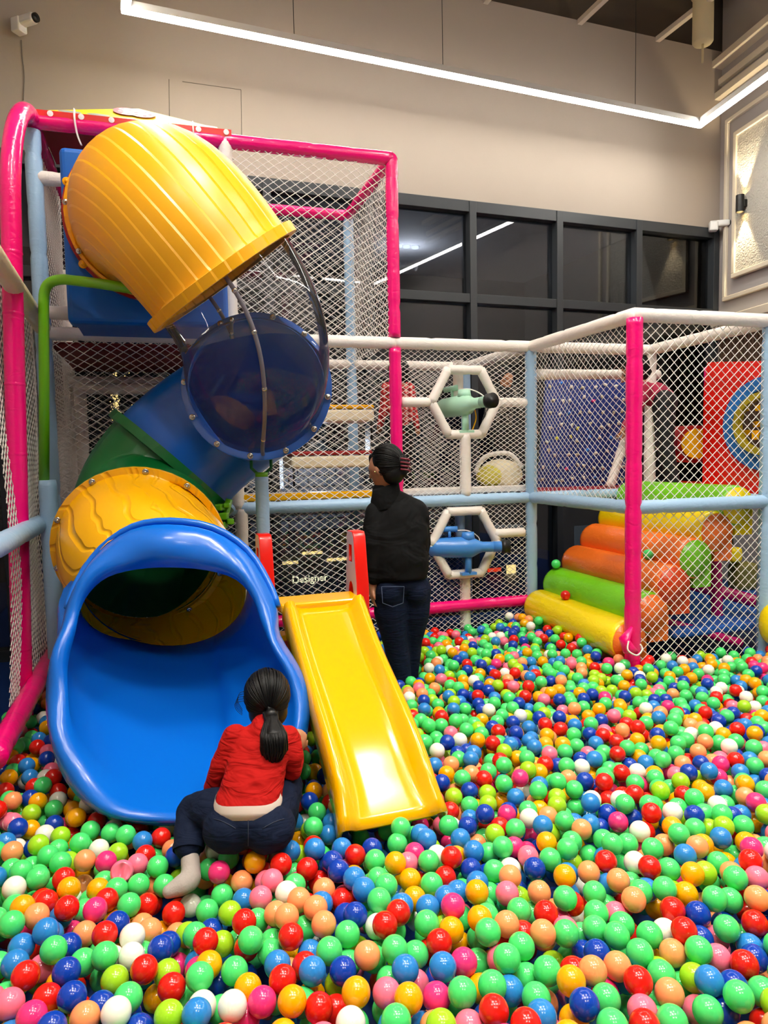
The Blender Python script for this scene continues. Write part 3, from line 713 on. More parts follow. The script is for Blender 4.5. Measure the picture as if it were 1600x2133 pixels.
# ------------------------------------------------------------------ foam roller staircase
st = thing('roller_staircase', 'soft foam roller stairs in yellow, green and orange climbing behind the net', 'stairs', g2(C+UX*.5-VX*.6, .3))
m_fy = mat('yellow foam vinyl', (250, 220, 10), .25, coat=.3, bump=PAD); m_fg = mat('green foam vinyl', (120, 205, 30), .25, coat=.3, bump=PAD); m_fo = mat('orange foam vinyl', (252, 122, 40), .25, coat=.3, bump=PAD); m_fr = mat('red orange vinyl', (222, 70, 20), .3)
rolls = [(m_fy, m_fo), (m_fg, m_fo), (m_fo, m_fr), (m_fo, m_fg), (m_fy, m_fo), (m_fg, m_fy)]
ROLLS = []
for k, (mt, me_) in enumerate(rolls):
    p0 = D+UX*(.02+k*.165)+VX*.06; p1 = p0+VX*(1.16); z = .46+k*.165; r = .135
    a, c = g2(p0, z), g2(p1, z); d = (c-a).normalized()
    o = MB().tube([a, a+d*.015, a+d*.04]+[a.lerp(c, .05+.9*i/8) for i in range(9)]+[c-d*.04, c-d*.015, c], [r*.9, r*.97, r]+[r]*9+[r, r*.95, r*.8], 26).build('foam_roll', mt, st)
    MB().tube([a-d*.006, a+d*.001], [r*.9, r*.9], 26).build('end_cap', me_, o)
    # riser block filling the wedge under the roll
    MB().box((a+c)/2+UX*.09-ZX*.1, (.14, 1.08, .2), GM).build('core_block', me_, o, False)
    ROLLS.append((a, c))
# things under and behind the stairs
um = thing('blue_mat', 'blue sloping floor mat seen through the front net beneath the stairs', 'mat', g2(E+VX*.7, .3))
MB().box(g2(E+VX*.9+UX*.25, .44), (1.7, 1.5, .06), GM).build('mat_body', mat('blue mat', (30, 96, 190), .5), um, False, bevel=.02)
up_ = thing('magenta_rail', 'dark magenta padded rail standing under the stairs', 'rail', g2(E+VX*.6, .4))
q0, q1 = at(1415, 1210, 5.2), at(1610, 1262, 5.0); pad(up_, q0, q1, m_mag, .045); q = at(1488, 1100, 5.1); pad(up_, q, at(1494, 1290, 5.1), m_mag, .042, name='post'); pad(up_, at(1370, 1290, 4.85), at(1545, 1340, 4.75), m_mag, .03)
hb_ = thing('hanging_bag', 'lime yellow dangling foam block under the stairs', 'foam block', at(1530, 1185, 5.6)-ZX*.15)
MB().box(at(1527, 1155, 5.6), (.11, .11, .12), rotz(.4)).build('foam_block', m_fy, hb_, False, bevel=.03); MB().tube([at(1527, 1140, 5.6), at(1520, 1050, 5.6)], .008, 6).build('strap', m_black, hb_); MB().box(at(1548, 1200, 5.65), (.2, .15, .22), rotz(.2)).build('pouch', mat('olive pouch', (110, 104, 40), .7), hb_, False, bevel=.04)
yb = thing('yellow_drum', 'yellow round foam drum at the right edge above the balls', 'foam drum', g2(at(1600, 1300, 4.55), .3))
MB().sphere(at(1612, 1300, 4.6), (.09, .09, .14)).build('drum_body', m_fy, yb)
# red round-window panel with blue ring at the far right
rp = thing('red_panel', 'red panel with a round blue-rimmed opening and yellow bristle ring', 'panel', g2(E+UX*.9+VX*.9, L1))
pc_ = at(1605, 882, 5.45); pd = (VX*.95-UX*.25).normalized(); pn = -pd.cross(ZX)
def ann(c, r0, r1, th, n=40, squ=1.0):
    b = MB(); rr = [(r0, -th), (r1, -th), (r1, th), (r0, th)]
    b.loft([[c+pn*h+(pd*math.cos(2*math.pi*j/n)+ZX*math.sin(2*math.pi*j/n)*squ)*r for j in range(n)] for r, h in rr], True, False, True); return b
# outer plate: lofted from the round hole to a wavy square
def outer(a):
    x, y = math.cos(a), math.sin(a); k = max(abs(x), abs(y)); r = .54/k
    if y > .5: r *= .95+.08*math.cos(a*2)
    return r
b = MB(); n = 48
ro = [[pc_+pn*h+(pd*math.cos(2*math.pi*j/n)+ZX*math.sin(2*math.pi*j/n))*(outer(2*math.pi*j/n) if o_ else .34) for j in range(n)] for o_, h in ((0, -.03), (1, -.03), (1, .03), (0, .03))]
b.loft(ro, True, False, True); b.build('plate', m_red, rp, True, sharp=40)
ann(pc_, .26, .355, .05).build('ring', mat('ring blue', (30, 110, 190), .35), rp, True, sharp=40)
ann(pc_+pn*.08, .19, .235, .03).build('inner_ring', mat('olive ring', (170, 150, 20), .4), rp, True, sharp=40)
for k in range(22):
    a = k*2*math.pi/11+.3*(k//11); r = (.13, .235)[k % 2]; q = pc_+pn*(.05*((k % 3)-1))+(pd*math.cos(a)+ZX*math.sin(a))*r
    MB().box(q, (.05, .05, .045), rotz(k)).build('bristle', m_yel, rp, False, bevel=.006)
b = MB(); b.box(pc_+pn*-.35, (.5, .02, .6), Matrix((pd, pn, ZX)).transposed()); b.build('back_plate', m_black, rp, False)
pad(fr, g2(at(1478, 880, 6.0), L1), at(1478, 765, 6.0), m_pink, .042, name='post')
yr = thing('foam_roller', 'dark red foam roller with yellow end disc on the upper deck', 'foam roller', at(1430, 970, 6.3)-ZX*.15)
MB().tube([at(1410, 925, 6.5), at(1450, 925, 6.1)], .16, 22).build('roller_body', m_dred, yr, True, sharp=40)
MB().tube([at(1450, 925, 6.1), at(1452, 925, 6.04)], [.13, .12], 22).build('end_disc', m_yel, yr, True, sharp=40)
# blue climbing wall with holds
cw_ = thing('climbing_wall', 'dark blue leaning climbing wall dotted with small pale holds', 'climbing wall', at(1220, 1010, 6.7))
Q = [at(1122, 1015, 6.45), at(1305, 1012, 6.6), at(1335, 790, 6.75), at(1140, 790, 6.6)]
b = MB(); qn = (Q[1]-Q[0]).cross(Q[3]-Q[0]).normalized(); qn = qn if qn.y < 0 else -qn
b.add(Q+[q-qn*.05 for q in Q], [(0, 1, 2, 3), (7, 6, 5, 4), (0, 4, 5, 1), (1, 5, 6, 2), (2, 6, 7, 3), (3, 7, 4, 0)]); b.build('wall_sheet', mat('navy sheet', (18, 44, 128), .5), cw_, False)
hm = [mat('hold '+str(i), c, .5) for i, c in enumerate(((225, 220, 205), (190, 180, 150), (40, 130, 230), (240, 30, 130), (220, 215, 60)))]
hmesh = []
for i, mm in enumerate(hm):
    hmesh.append(MB().sphere((0, 0, 0), (.02, .014, .014), None, 7, 5).mesh('hold', mm))
for i in range(70):
    u, v = (i % 9+.5+random.uniform(-.25, .25))/9, (i//9+.5+random.uniform(-.2, .2))/8
    p = Q[0].lerp(Q[1], u).lerp(Q[3].lerp(Q[2], u), v)+qn*.01
    o = bpy.data.objects.new('hold', hmesh[random.choices(range(5), (6, 5, 3, 1, 1))[0]]); COL.objects.link(o); o.rotation_euler = (0, random.uniform(0, 3), 0); put(o, cw_); o.location = p
pad(fr, at(1340, 800, 6.4), at(1270, 1015, 6.2), m_white, .04, name='post')
for p_ in ((1300, 760, 6.3), ): pad(fr, at(1120, 780, 5.75), at(1370, 780, 6.6), m_white, .042)

# ------------------------------------------------------------------ wall fittings
def cctv(c, look, label):
    t = thing('security_camera', label, 'camera', c); m_ = mat('camera white', (232, 232, 230), .4); look = Vector(look).normalized(); R = Matrix((look, Vector((-look.y, look.x, 0)).normalized(), ZX)).transposed()
    MB().box(c, (.09, .09, .11), R).build('mount', m_, t, False, bevel=.015)
    MB().box(c+look*.09+ZX*.025, (.16, .075, .07), R).build('body', m_, t, False, bevel=.02)
    MB().tube([c+look*.165+ZX*.025, c+look*.185+ZX*.025], .034, 14).build('lens', m_black, t)
    return t
def onwall(px, py, lift=.06):
    d = ray(px, py); t = (WC-CAMP).dot(WV)/d.dot(WV); return CAMP+d*t-WV*lift
cctv(onwall(42, 66, .08), WU*.7-WV*.6, 'white security camera high on the wall at upper left')
cctv(onwall(1475, 476, .08), WU*.8-WV*.5, 'white security camera above the dark window near the corner')
cb_ = catmull([onwall(45, 85, .01), onwall(47, 120, .01), onwall(51, 160, .01), onwall(49, 210, .01)], 4)
tag(MB().tube(cb_, .004, 6).build('camera_cable', mat('cable grey', (120, 112, 104), .6), None), 'thin cable running down the wall below the left security camera', 'cable')
# faint outline of a closed hatch in the wall
b = MB()
for (x0, y0, x1, y1) in ((352, 165, 353, 250), (380, 170, 502, 187), (502, 187, 504, 310)): b.tube([onwall(x0, y0, .001), onwall(x1, y1, .001)], .0025, 4)
b.build('hatch_outline', mat('crack', (96, 88, 80), .9), wall)
# sconce on the right wall
d = ray(1557, 425); t = (WC-CAMP).dot(RN)/d.dot(RN); scp = CAMP+d*t-RN*.09
sc = thing('wall_sconce', 'black up-and-down wall lamp on the right wall', 'lamp', scp)
MB().tube([scp-ZX*.09, scp+ZX*.09], .042, 18, False).build('shade', mat('sconce black', (20, 20, 22), .4), sc)
MB().box(scp+RN*.06, (.08, .08, .08), RW).build('mount', m_black, sc, False, bevel=.01)
for s in (-1, 1):
    MB().tube([scp+ZX*s*.06, scp+ZX*s*.062], .03, 14).build('bulb', emit_mat('warm bulb%d' % s, (255, 214, 140), 30), sc)
    l = bpy.data.lights.new('sconce_spot', 'SPOT'); l.energy = 26; l.spot_size = math.radians(62); l.spot_blend = .4; l.color = (1, .8, .5); l.shadow_soft_size = .02
    lo = bpy.data.objects.new('sconce_spot', l); COL.objects.link(lo); lo.location = scp+ZX*s*.1; lo.rotation_euler = (0 if s < 0 else math.pi, 0, 0)
    lo.parent = sc; lo.matrix_parent_inverse = Matrix.Translation(-scp)

# ------------------------------------------------------------------ lit things in the hall beyond the glass
m_warm = emit_mat('warm glow', (255, 214, 130), 3.2); m_cool = emit_mat('cool glow', (235, 242, 255), 3.0); m_sign = emit_mat('sign glow', (255, 244, 190), 3.0); m_redg = emit_mat('red glow', (255, 60, 30), 2.0)
def inhall(px, py, dist):      # a point that far behind the glass, in that column of the picture
    d = ray(px, py); t = ((WC-CAMP).dot(WV)+dist)/d.dot(WV); return CAMP+d*t
def hang_lamp(px, y0, y1, dist, r, label):
    p, q = inhall(px, y0, dist), inhall(px, y1, dist); q = g2(p, q.z); t = thing('hanging_lamp', label, 'lamp', p)
    MB().tube([p, q], r, 10).build('tube', m_cool, t); MB().tube([p, g2(p, 4.6)], .004, 5).build('wire', m_black, t)
hang_lamp(583, 945, 1018, 1.2, .03, 'upright white tube lamp hung in the hall beyond the left steps')
hang_lamp(985, 790, 872, 1.4, .05, 'bright white tube lamp hung behind the mint cannon in the far hall')
def text_sign(s, c, size, label, mt):
    cu = bpy.data.curves.new('shop_sign', 'FONT'); cu.body = s; cu.size = size; cu.extrude = .008; cu.align_x = 'CENTER'
    o = bpy.data.objects.new('shop_sign', cu); COL.objects.link(o); o.matrix_world = Matrix.Translation(c) @ Matrix((WU, ZX, -WV)).transposed().to_4x4()
    dg = bpy.context.evaluated_depsgraph_get(); dg.update(); me = bpy.data.meshes.new_from_object(o.evaluated_get(dg)); mw = o.matrix_world.copy(); bpy.data.objects.remove(o)
    o = bpy.data.objects.new('shop_sign', me); COL.objects.link(o); o.matrix_world = mw; me.materials.clear(); me.materials.append(mt)
    return tag(o, label, 'sign')
SG = inhall(646, 1212, 1.6)
text_sign('Designer', SG, .12, 'small glowing shop sign in the hall between the red slide boards', m_sign)
shop = thing('shop_display', 'grey tiled shop display wall with lit shelves behind the sign', 'shop display', g2(SG+WV*.2, 0))
m_tile = mat('shop tile', (120, 122, 130), .6)
MB().box(g2(SG+WV*.16+WU*.1, .75), (1.6, .06, 1.5), WM).build('back_wall', mat('shop back', (40, 44, 52), .7), shop, False)
tm = MB().box((0, 0, 0), (.22, .03, .115)).mesh('tile', m_tile, False)
for r in range(6):
    for c in range(6):
        o = bpy.data.objects.new('tile', tm); COL.objects.link(o); o.matrix_world = Matrix.Identity(4)
        put(o, shop); o.matrix_basis = Matrix.Translation(g2(SG+WV*.12+WU*(-.55+c*.235+(.11 if r % 2 else 0)), .85+r*.13)) @ WM.to_4x4()
pl = bpy.data.lights.new('shop_fill_light', 'POINT'); pl.energy = 40; pl.color = (.9, .95, 1); pl.shadow_soft_size = .1; plo = bpy.data.objects.new('shop_fill_light', pl); COL.objects.link(plo); plo.parent = shop; plo.matrix_parent_inverse = Matrix.Translation(-shop.location); plo.location = g2(SG-WV*.5, 1.75)  # unseen point lamp, added to brighten the tiles
for k in range(3): MB().box(g2(SG+WV*.05+WU*(-.25+.3*k), .42+.1*(k % 2)), (.24, .05, .03), WM).build('shelf_lamp', m_warm, shop, False)
lit = thing('lit_shopfront', 'lit white and red shopfront seen low through the lower hexagon', 'shopfront', g2(inhall(1060, 1150, 2.0), 0))
MB().box(inhall(1060, 1105, 2.0), (.42, .02, .16), WM).build('sign_panel', mat('sign panel', (190, 190, 180), .6, emit=.35), lit, False)
for k in range(5): MB().box(inhall(1042+k*9, 1106, 1.97), (.05, .02, .10), WM).build('sign_bar', m_black, lit, False)
MB().box(inhall(1030, 1187, 2.0), (.2, .02, .05), WM).build('red_strip', m_redg, lit, False)
MB().box(inhall(1065, 1187, 2.0), (.14, .02, .14), WM).build('warm_case', m_warm, lit, False)
MB().box(inhall(1228, 1130, 2.0), (.5, .02, .5), WM).build('display_glass', mat('case glass', (150, 170, 178), .3, emit=.12), lit, False)
# fairy lights: countless sparks on a tall thin wire tree
b = MB(); rr = random.Random(3)
for i in range(230):
    t = rr.random()**.8; y = 770+t*140; x = 241+rr.gauss(0, 2+8*t*rr.random()); b.sphere(inhall(x, y, 1.0+rr.uniform(-.1, .1)), .006, None, 5, 4)
for i in range(26): b.sphere(inhall(rr.uniform(250, 380), rr.uniform(765, 860), 1.4), .006, None, 5, 4)
tag(b.build('fairy_lights', m_warm, None), 'tall thin tree of warm fairy lights in the hall beyond the left net', 'fairy lights', kind='stuff')
for i, (x, y) in enumerate(((850, 690), (834, 703), (868, 688), (1236, 703), (1397, 512))):
    p = on_plane(x, y, 4.57); p = p if (p-WC).dot(WV) < 4.2 else inhall(x, y, 3.0); p = g2(p, 4.57); MB().tube([p, p+ZX*.028], .05, 12).build('downlight', m_cool, None)
    hl = bpy.data.lights.new('downlight_light', 'POINT'); hl.energy = 9; hl.shadow_soft_size = .05; hlo = bpy.data.objects.new('downlight_light', hl); COL.objects.link(hlo); dlo = COL.objects['downlight' if i == 0 else 'downlight.%03d' % i]; put(hlo, dlo); hlo.location = p-ZX*.25
    tag(dlo, 'small round downlight in the dark hall beyond the window', 'lamp', 'downlights in the hall')

# ------------------------------------------------------------------ people
m_skin = mat('skin', (176, 122, 90), .55, var=.05); m_skin2 = mat('skin warm', (188, 132, 98), .55)
m_hair = mat('black hair', (8, 7, 7), .45, spec=.25); m_jack = mat('black jacket cloth', (13, 14, 15), .85, spec=.2, bump=('wrinkle', 5, .45, .05))
m_jean = mat('dark denim', (10, 22, 46), .85, bump=('folds', 16, .35, .02), var=.3, spec=.2); m_shirt = mat('red knit', (170, 15, 10), .85, bump=('folds', 13, .55, .03), spec=.2); m_und = mat('white undershirt', (238, 222, 210), .8); m_sock = mat('grey sock', (168, 158, 150), .95, bump=('noise', 120, .4, .004))
def head(parent, c, fwd, r, name='body', extra=(), mt=None, up=ZX):
    """head prims: skull, jaw, nose, brow, lips, ears"""
    f = Vector(fwd).normalized(); s = f.cross(up).normalized(); u = s.cross(f); R = Matrix((f, s, u)).transposed()
    P = [('e', c, (r*.98, r*.80, r*1.05), R), ('e', c+f*r*.28-u*r*.55, (r*.62, r*.58, r*.62), R), ('e', c+f*r*.55-u*r*.85, (r*.28, r*.3, r*.24), R),
         ('t', [c+f*r*.9+u*r*.05, c+f*r*1.12-u*r*.28], [r*.10, r*.15]), ('e', c+f*r*.86-u*r*.58, (r*.14, r*.26, r*.09), R), ('e', c+f*r*.80+u*r*.15, (r*.16, r*.5, r*.12), R)]
    for q in (-1, 1): P.append(('e', c+s*q*r*.80-f*r*.05-u*r*.15, (r*.17, r*.09, r*.27), R))
    return P, f, s, u, R
def eyes(parent, c, f, s, u, r):
    for q in (-1, 1): MB().sphere(c+f*r*.82+s*q*r*.34-u*r*.03, r*.10, None, 10, 8).build('eye', mat('eye dark', (30, 22, 18), .2), parent)
def hand(palm, d, n, r, curl=.6, thumb=1):
    """palm centre, finger direction d, back-of-hand normal n; returns clay prims for palm and five bent fingers"""
    d = Vector(d).normalized(); n = Vector(n); n = (n-d*n.dot(d)).normalized(); s = d.cross(n); P = [('e', palm, (r, r, r*.45), Matrix((d, s, n)).transposed())]
    for i, L in enumerate((.9, 1.05, .98, .75)):
        a = palm+s*((i-1.5)*r*.46)+d*r*.75; k1 = a+(d*math.cos(curl*.5)-n*math.sin(curl*.5))*r*L*.55; k2 = k1+(d*math.cos(curl*1.3)-n*math.sin(curl*1.3))*r*L*.45; k3 = k2+(d*math.cos(curl*2)-n*math.sin(curl*2))*r*L*.35
        P.append(('t', [a, k1, k2, k3], [r*.21, r*.2, r*.18, r*.14]))
    t0 = palm-s*thumb*r*.75-d*r*.3; t1 = t0+(d*.6-s*thumb*.7).normalized()*r*.6; t2 = t1+(d*.9-s*thumb*.1-n*.3).normalized()*r*.5
    P.append(('t', [palm-d*r*.4, t0, t1, t2], [r*.3, r*.27, r*.22, r*.17])); return P

def strands(parent, c, Rm, rad, pole, n):
    rn = random.Random(5); b = MB(); dp = Rm.transposed()@(Vector(pole)-c); dp = Vector((dp.x/rad[0], dp.y/rad[1], dp.z/rad[2])).normalized()
    for _ in range(n):
        d0 = Vector((rn.uniform(-.6, 1), rn.uniform(-1, 1), rn.uniform(-.75, 1))).normalized(); k = rn.uniform(1.0, 1.03)
        if d0.x > .35 and d0.z < .35: continue
        pts = []
        for i in range(13):
            d_ = d0.slerp(dp, i/12) if d0.dot(dp) > -.98 else d0
            pts.append(Vector(c)+Rm@Vector((d_.x*rad[0], d_.y*rad[1], d_.z*rad[2]))*k)
        b.tube(pts, [.0008]+[.0022]*11+[.0012], 4, False)
    return b.build('strands', m_hair, parent)
def bunrings(parent, c, rad, n):
    rn = random.Random(6); b = MB()
    for _ in range(n):
        a = Vector((rn.gauss(0, 1), rn.gauss(0, 1), rn.gauss(0, 1))).normalized(); q = a.orthogonal().normalized(); r_ = a.cross(q); h = rn.uniform(-.5, .5); m_ = math.sqrt(1-h*h)
        b.tube([Vector(c)+Vector([v*R__*1.02 for v, R__ in zip(a*h+(q*math.cos(t*.5)+r_*math.sin(t*.5))*m_, rad)]) for t in range(10)], .0024, 4, False)
    return b.build('strands', m_hair, parent)
def tailstrands(parent, pts, rad, n):
    rn = random.Random(8); b = MB(); P_ = catmull(pts, 4); rr = np.interp(np.linspace(0, len(rad)-1, len(P_)), range(len(rad)), rad)
    for _ in range(n):
        a = rn.uniform(0, 6.28); k = rn.uniform(.85, 1.12); w_ = rn.uniform(-.6, .6); e = rn.randint(len(P_)-4, len(P_))
        b.tube([p+V3(math.cos(a+w_*i/16)*r*k, math.sin(a+w_*i/16)*r*k*.75, -.004*(i == e-1)) for i, (p, r) in enumerate(list(zip(P_, rr))[:e])], .0021, 4, False)
    return b.build('strands', m_hair, parent)
# --- woman standing
YW = 4.15
w = thing('person', 'woman in black jacket and dark jeans standing in the balls with hair pinned up', 'person', g2(at(838, 1425, YW), 0))
def wp(px, py, dy=0): return at(px, py, YW+dy)
hc = wp(802, 974); hf = Vector((-.78, .62, -.22))
P, f_, s_, u_, R_ = head(w, hc, hf, .102)
P += [('t', [hc-ZX*.07+V3(.01, .0, 0), wp(808, 1034, .015)], [.05, .052]), ('t', [wp(778, 1200, -.02), wp(776, 1222, -.02)], [.028, .03])]
P += hand(wp(776, 1236, -.02), V3(.0, .1, -1), V3(-1, -.2, 0), .042, .4)
P += [('t', [wp(818, 1046, .02), wp(828, 1200, .04)], [.05, .08]), ('t', [wp(815, 1230, .05), wp(825, 1340, .05), g2(wp(838, 1420, .06), .06)], [.07, .045, .03]), ('t', [wp(862, 1230, .06), wp(856, 1340, .14), g2(wp(850, 1400, .17), .06)], [.07, .045, .03])]
body = clay('body', P, .0085, m_skin, w, 3); eyes(body, hc, f_, s_, u_, .102)
hr = [('e', hc-f_*.028+u_*.022, (.094, .090, .108), R_), ('e', hc-f_*.05-u_*.045, (.064, .074, .066), R_), ('t', [hc+f_*.07+u_*.075, hc+f_*.085+u_*.03], [.03, .02]), ('e', wp(835, 966, -.05), (.044, .042, .056)), ('e', wp(842, 984, -.05), (.02, .025, .026))]
hair = clay('hair', hr, .009, m_hair, w, 3)
strands(hair, hc-f_*.028+u_*.022, R_, (.096, .092, .110), wp(835, 966, -.05), 330)
bunrings(hair, wp(835, 966, -.05), (.044, .042, .056), 34)
cl = MB(); cq = wp(842, 966, -.10)
for k in range(4): cl.tube(catmull([cq+V3(-.02, -.02, .03-.02*k), cq+V3(.02, -.035, .025-.02*k), cq+V3(.035, .01, .015-.02*k)], 4), .005, 6)
cl.build('hair_clip', mat('maroon clip', (120, 40, 56), .3), w)
MB().sphere(wp(781, 983, -.085), .006, None, 8, 6).build('earring', mat('gold', (230, 200, 130), .25, 1), w)
J_ = []
def sec(y, x0, x1, dep, dy=0):
    c = wp((x0+x1)/2, y, dy); hw = (x1-x0)/2/FPX*YW; return c, hw, dep
for (y, x0, x1, dep, dy) in ((1062, 782, 878, .10, .02), (1095, 772, 888, .125, .02), (1130, 768, 892, .135, .02), (1165, 768, 893, .14, .02), (1192, 770, 892, .145, .03)):
    pass
JL = []
for (y, x0, x1, dep, dy) in ((1032, 790, 845, .06, .02), (1046, 776, 866, .085, .02), (1062, 768, 880, .105, .02), (1095, 764, 890, .125, .02), (1130, 762, 893, .135, .02), (1165, 764, 894, .14, .02), (1192, 768, 893, .14, .03), (1204, 770, 892, .135, .03)):
    c, hw, dp = sec(y, x0, x1, dep, dy); JL.append((c, hw, dp))
J_.append(('l', JL))
J_ += [('t', [wp(800, 1024, .02), wp(812, 1045, .02)], [.072, .085]), ('t', [wp(786, 1062, .0), wp(822, 1040, .02), wp(868, 1062, .03)], [.06, .07, .062])]
J_ += [('t', [wp(784, 1066, -.01), wp(774, 1130, -.05), wp(778, 1205, -.03)], [.062, .055, .042]), ('t', [wp(872, 1070, .03), wp(880, 1135, .12), wp(868, 1185, .2)], [.06, .052, .04])]
jack = clay('jacket', J_, .011, m_jack, w, 6, (.13, .016))
col = MB(); rr_ = [[(hc-ZX*.0).lerp(hc, 0)*0+wp(808, yy, .01)+V3(math.cos(a)*rx-.012, math.sin(a)*rx*1.0, (.02*math.cos(a)*1)) for a in [2*math.pi*k/24 for k in range(24)]] for yy, rx in ((1058, .085), (1036, .088), (1016, .078), (1011, .073), (1014, .067), (1034, .07))]
col.loft(rr_); col.build('collar', m_jack, w)
JN = [('e', wp(833, 1212, .04), (.155, .125, .09)), ('e', wp(812, 1232, -.01), (.085, .10, .09)), ('e', wp(866, 1232, .03), (.075, .10, .09)),
      ('t', [wp(812, 1225, .03), wp(814, 1275, .02), wp(824, 1340, .04), wp(834, 1395, .06), g2(wp(840, 1440, .06), .05)], [.105, .10, .073, .066, .055]),
      ('t', [wp(864, 1225, .06), wp(864, 1275, .07), wp(856, 1340, .13), wp(852, 1395, .16), g2(wp(850, 1430, .18), .05)], [.10, .09, .068, .06, .052])]
jean = clay('jeans', JN, .010, m_jean, w, 4, (.09, .008))
SOLIDS = [jean]
# pocket stitching
b = MB()
pk_ = [wp(795, 1222, -.108), wp(842, 1222, -.10), wp(840, 1256, -.095), wp(818, 1264, -.098), wp(797, 1256, -.10)]
b.tube(pk_+[pk_[0]], .0022, 5); b.build('pocket_seam', mat('denim thread', (70, 84, 110), .8), jean)
MB().sphere(g2(wp(832, 1440, .0), .04), (.05, .12, .04)).build('shoe', m_black, w); MB().sphere(g2(wp(852, 1430, .12), .04), (.05, .12, .04)).build('shoe', m_black, w)

# --- girl crouching
g = thing('person', 'child in red shirt and rolled dark jeans crouching at the blue slide mouth', 'person', g2(at(500, 1760, 2.3), .3))
def gp_(x, y, Y): return at(x, y, Y)
gh = gp_(556, 1452, 2.60); gf = Vector((-.25, .93, .05))
P, f_, s_, u_, R_ = head(g, gh, gf, .078)
P += [('t', [gh-ZX*.06-V3(0, .02, 0), gp_(556, 1520, 2.5)], [.04, .045])]
P += [('t', [gp_(556, 1530, 2.48), gp_(530, 1600, 2.42), gp_(520, 1690, 2.34)], [.045, .055, .06]), ('t', [gp_(515, 1700, 2.34), gp_(410, 1696, 2.42), gp_(394, 1770, 2.3), gp_(396, 1790, 2.27)], [.07, .05, .032, .028]),
      ('t', [gp_(545, 1700, 2.36), gp_(600, 1650, 2.52), gp_(584, 1760, 2.40)], [.07, .05, .03])]
P += [('t', [gp_(602, 1536, 2.50), gp_(612, 1600, 2.50), gp_(617, 1572, 2.62)], [.03, .026, .024]), ('t', [gp_(486, 1545, 2.47), gp_(456, 1620, 2.46), gp_(448, 1680, 2.56)], [.03, .026, .022])]
P += hand(gp_(623, 1553, 2.66), V3(.20, .05, .55), V3(.75, -.65, 0), .033, .75, -1)
P += hand(gp_(452, 1696, 2.60), V3(.0, .6, -.4), V3(0, .2, 1), .032, .4)
gb_ = clay('body', P, .0065, m_skin2, g, 2); eyes(gb_, gh, f_, s_, u_, .078)
H_ = [('e', gh-f_*.012+u_*.014, (.086, .080, .094), R_), ('e', gh-f_*.035-u_*.045, (.062, .072, .062), R_), ('t', [gp_(564, 1488, 2.49), gp_(568, 1506, 2.44), gp_(570, 1530, 2.40), gp_(570, 1560, 2.385), gp_(565, 1588, 2.39)], [.022, .018, .034, .036, .012], .75)]
gha = clay('hair', H_, .007, m_hair, g, 3)
strands(gha, gh-f_*.012+u_*.014, R_, (.088, .082, .096), gp_(563, 1487, 2.49), 420)
tailstrands(gha, [gp_(563, 1484, 2.49), gp_(566, 1500, 2.45), gp_(570, 1530, 2.40), gp_(571, 1562, 2.385), gp_(566, 1596, 2.39)], [.024, .021, .041, .042, .012], 230)
MB().tube([gp_(564, 1487, 2.485), gp_(566, 1494, 2.465)], .021, 14).build('hair_tie', m_black, gha)
b = MB()
for k in range(5): b.tube(catmull([gp_(513, 1440+5*k, 2.55), gp_(499-2*k, 1444+5*k, 2.54), gp_(496-k, 1462+4*k, 2.54), gp_(505, 1478+3*k, 2.54)], 5), .0009, 4)
b.build('loose_strands', m_hair, g)
T_ = [('l', [(gp_(552, 1508, 2.50), .05, .045), (gp_(550, 1520, 2.485), .085, .055), (gp_(546, 1536, 2.465), .105, .068), (gp_(540, 1566, 2.44), .108, .080), (gp_(532, 1600, 2.40), .105, .086), (gp_(525, 1638, 2.365), .108, .092), (gp_(519, 1660, 2.34), .114, .097), (gp_(517, 1674, 2.33), .117, .099)]), ('t', [gp_(550, 1512, 2.5), gp_(550, 1530, 2.48)], [.045, .06]),
      ('t', [gp_(490, 1535, 2.47), gp_(462, 1596, 2.45), gp_(447, 1640, 2.46), gp_(446, 1682, 2.52)], [.046, .042, .038, .03]),
      ('t', [gp_(600, 1538, 2.49), gp_(611, 1580, 2.46), gp_(608, 1606, 2.46), gp_(617, 1580, 2.58)], [.046, .04, .036, .03])]
clay('shirt', T_, .0075, m_shirt, g, 4, (.045, .009))
hemr = [[gp_(517, y, 2.325)+V3(math.cos(a)*rx, math.sin(a)*ry, .006*math.sin(3*a)) for a in [2*math.pi*k/30 for k in range(30)]] for y, rx, ry in ((1655, .108, .092), (1668, .114, .099), (1682, .112, .100), (1680, .108, .096))]
b = MB(); b.loft(hemr); b.build('undershirt', m_und, g)
PN = [('e', gp_(522, 1706, 2.32), (.125, .110, .082)), ('e', gp_(480, 1725, 2.29), (.092, .09, .078)), ('e', gp_(560, 1724, 2.29), (.088, .09, .078)),
      ('t', [gp_(492, 1705, 2.33), gp_(440, 1688, 2.38), gp_(406, 1690, 2.42)], [.09, .078, .062]), ('t', [gp_(405, 1690, 2.42), gp_(396, 1730, 2.36), gp_(393, 1764, 2.30)], [.062, .056, .048]),
      ('t', [gp_(555, 1705, 2.34), gp_(585, 1665, 2.44), gp_(600, 1636, 2.54)], [.088, .072, .058]), ('t', [gp_(600, 1640, 2.53), gp_(594, 1700, 2.46), gp_(584, 1748, 2.41)], [.05, .048, .042])]
gj = clay('jeans', PN, .0075, m_jean, g, 4, (.05, .01))
b = MB(); gjb = bvh_of_obj = BVHTree.FromPolygons([tuple(v.co) for v in gj.data.vertices], [tuple(p.vertices) for p in gj.data.polygons])
def onjean(px, py):
    h = gjb.ray_cast(CAMP, ray(px, py).normalized(), 10); return (h[0]-ray(px, py).normalized()*.001) if h[0] else None
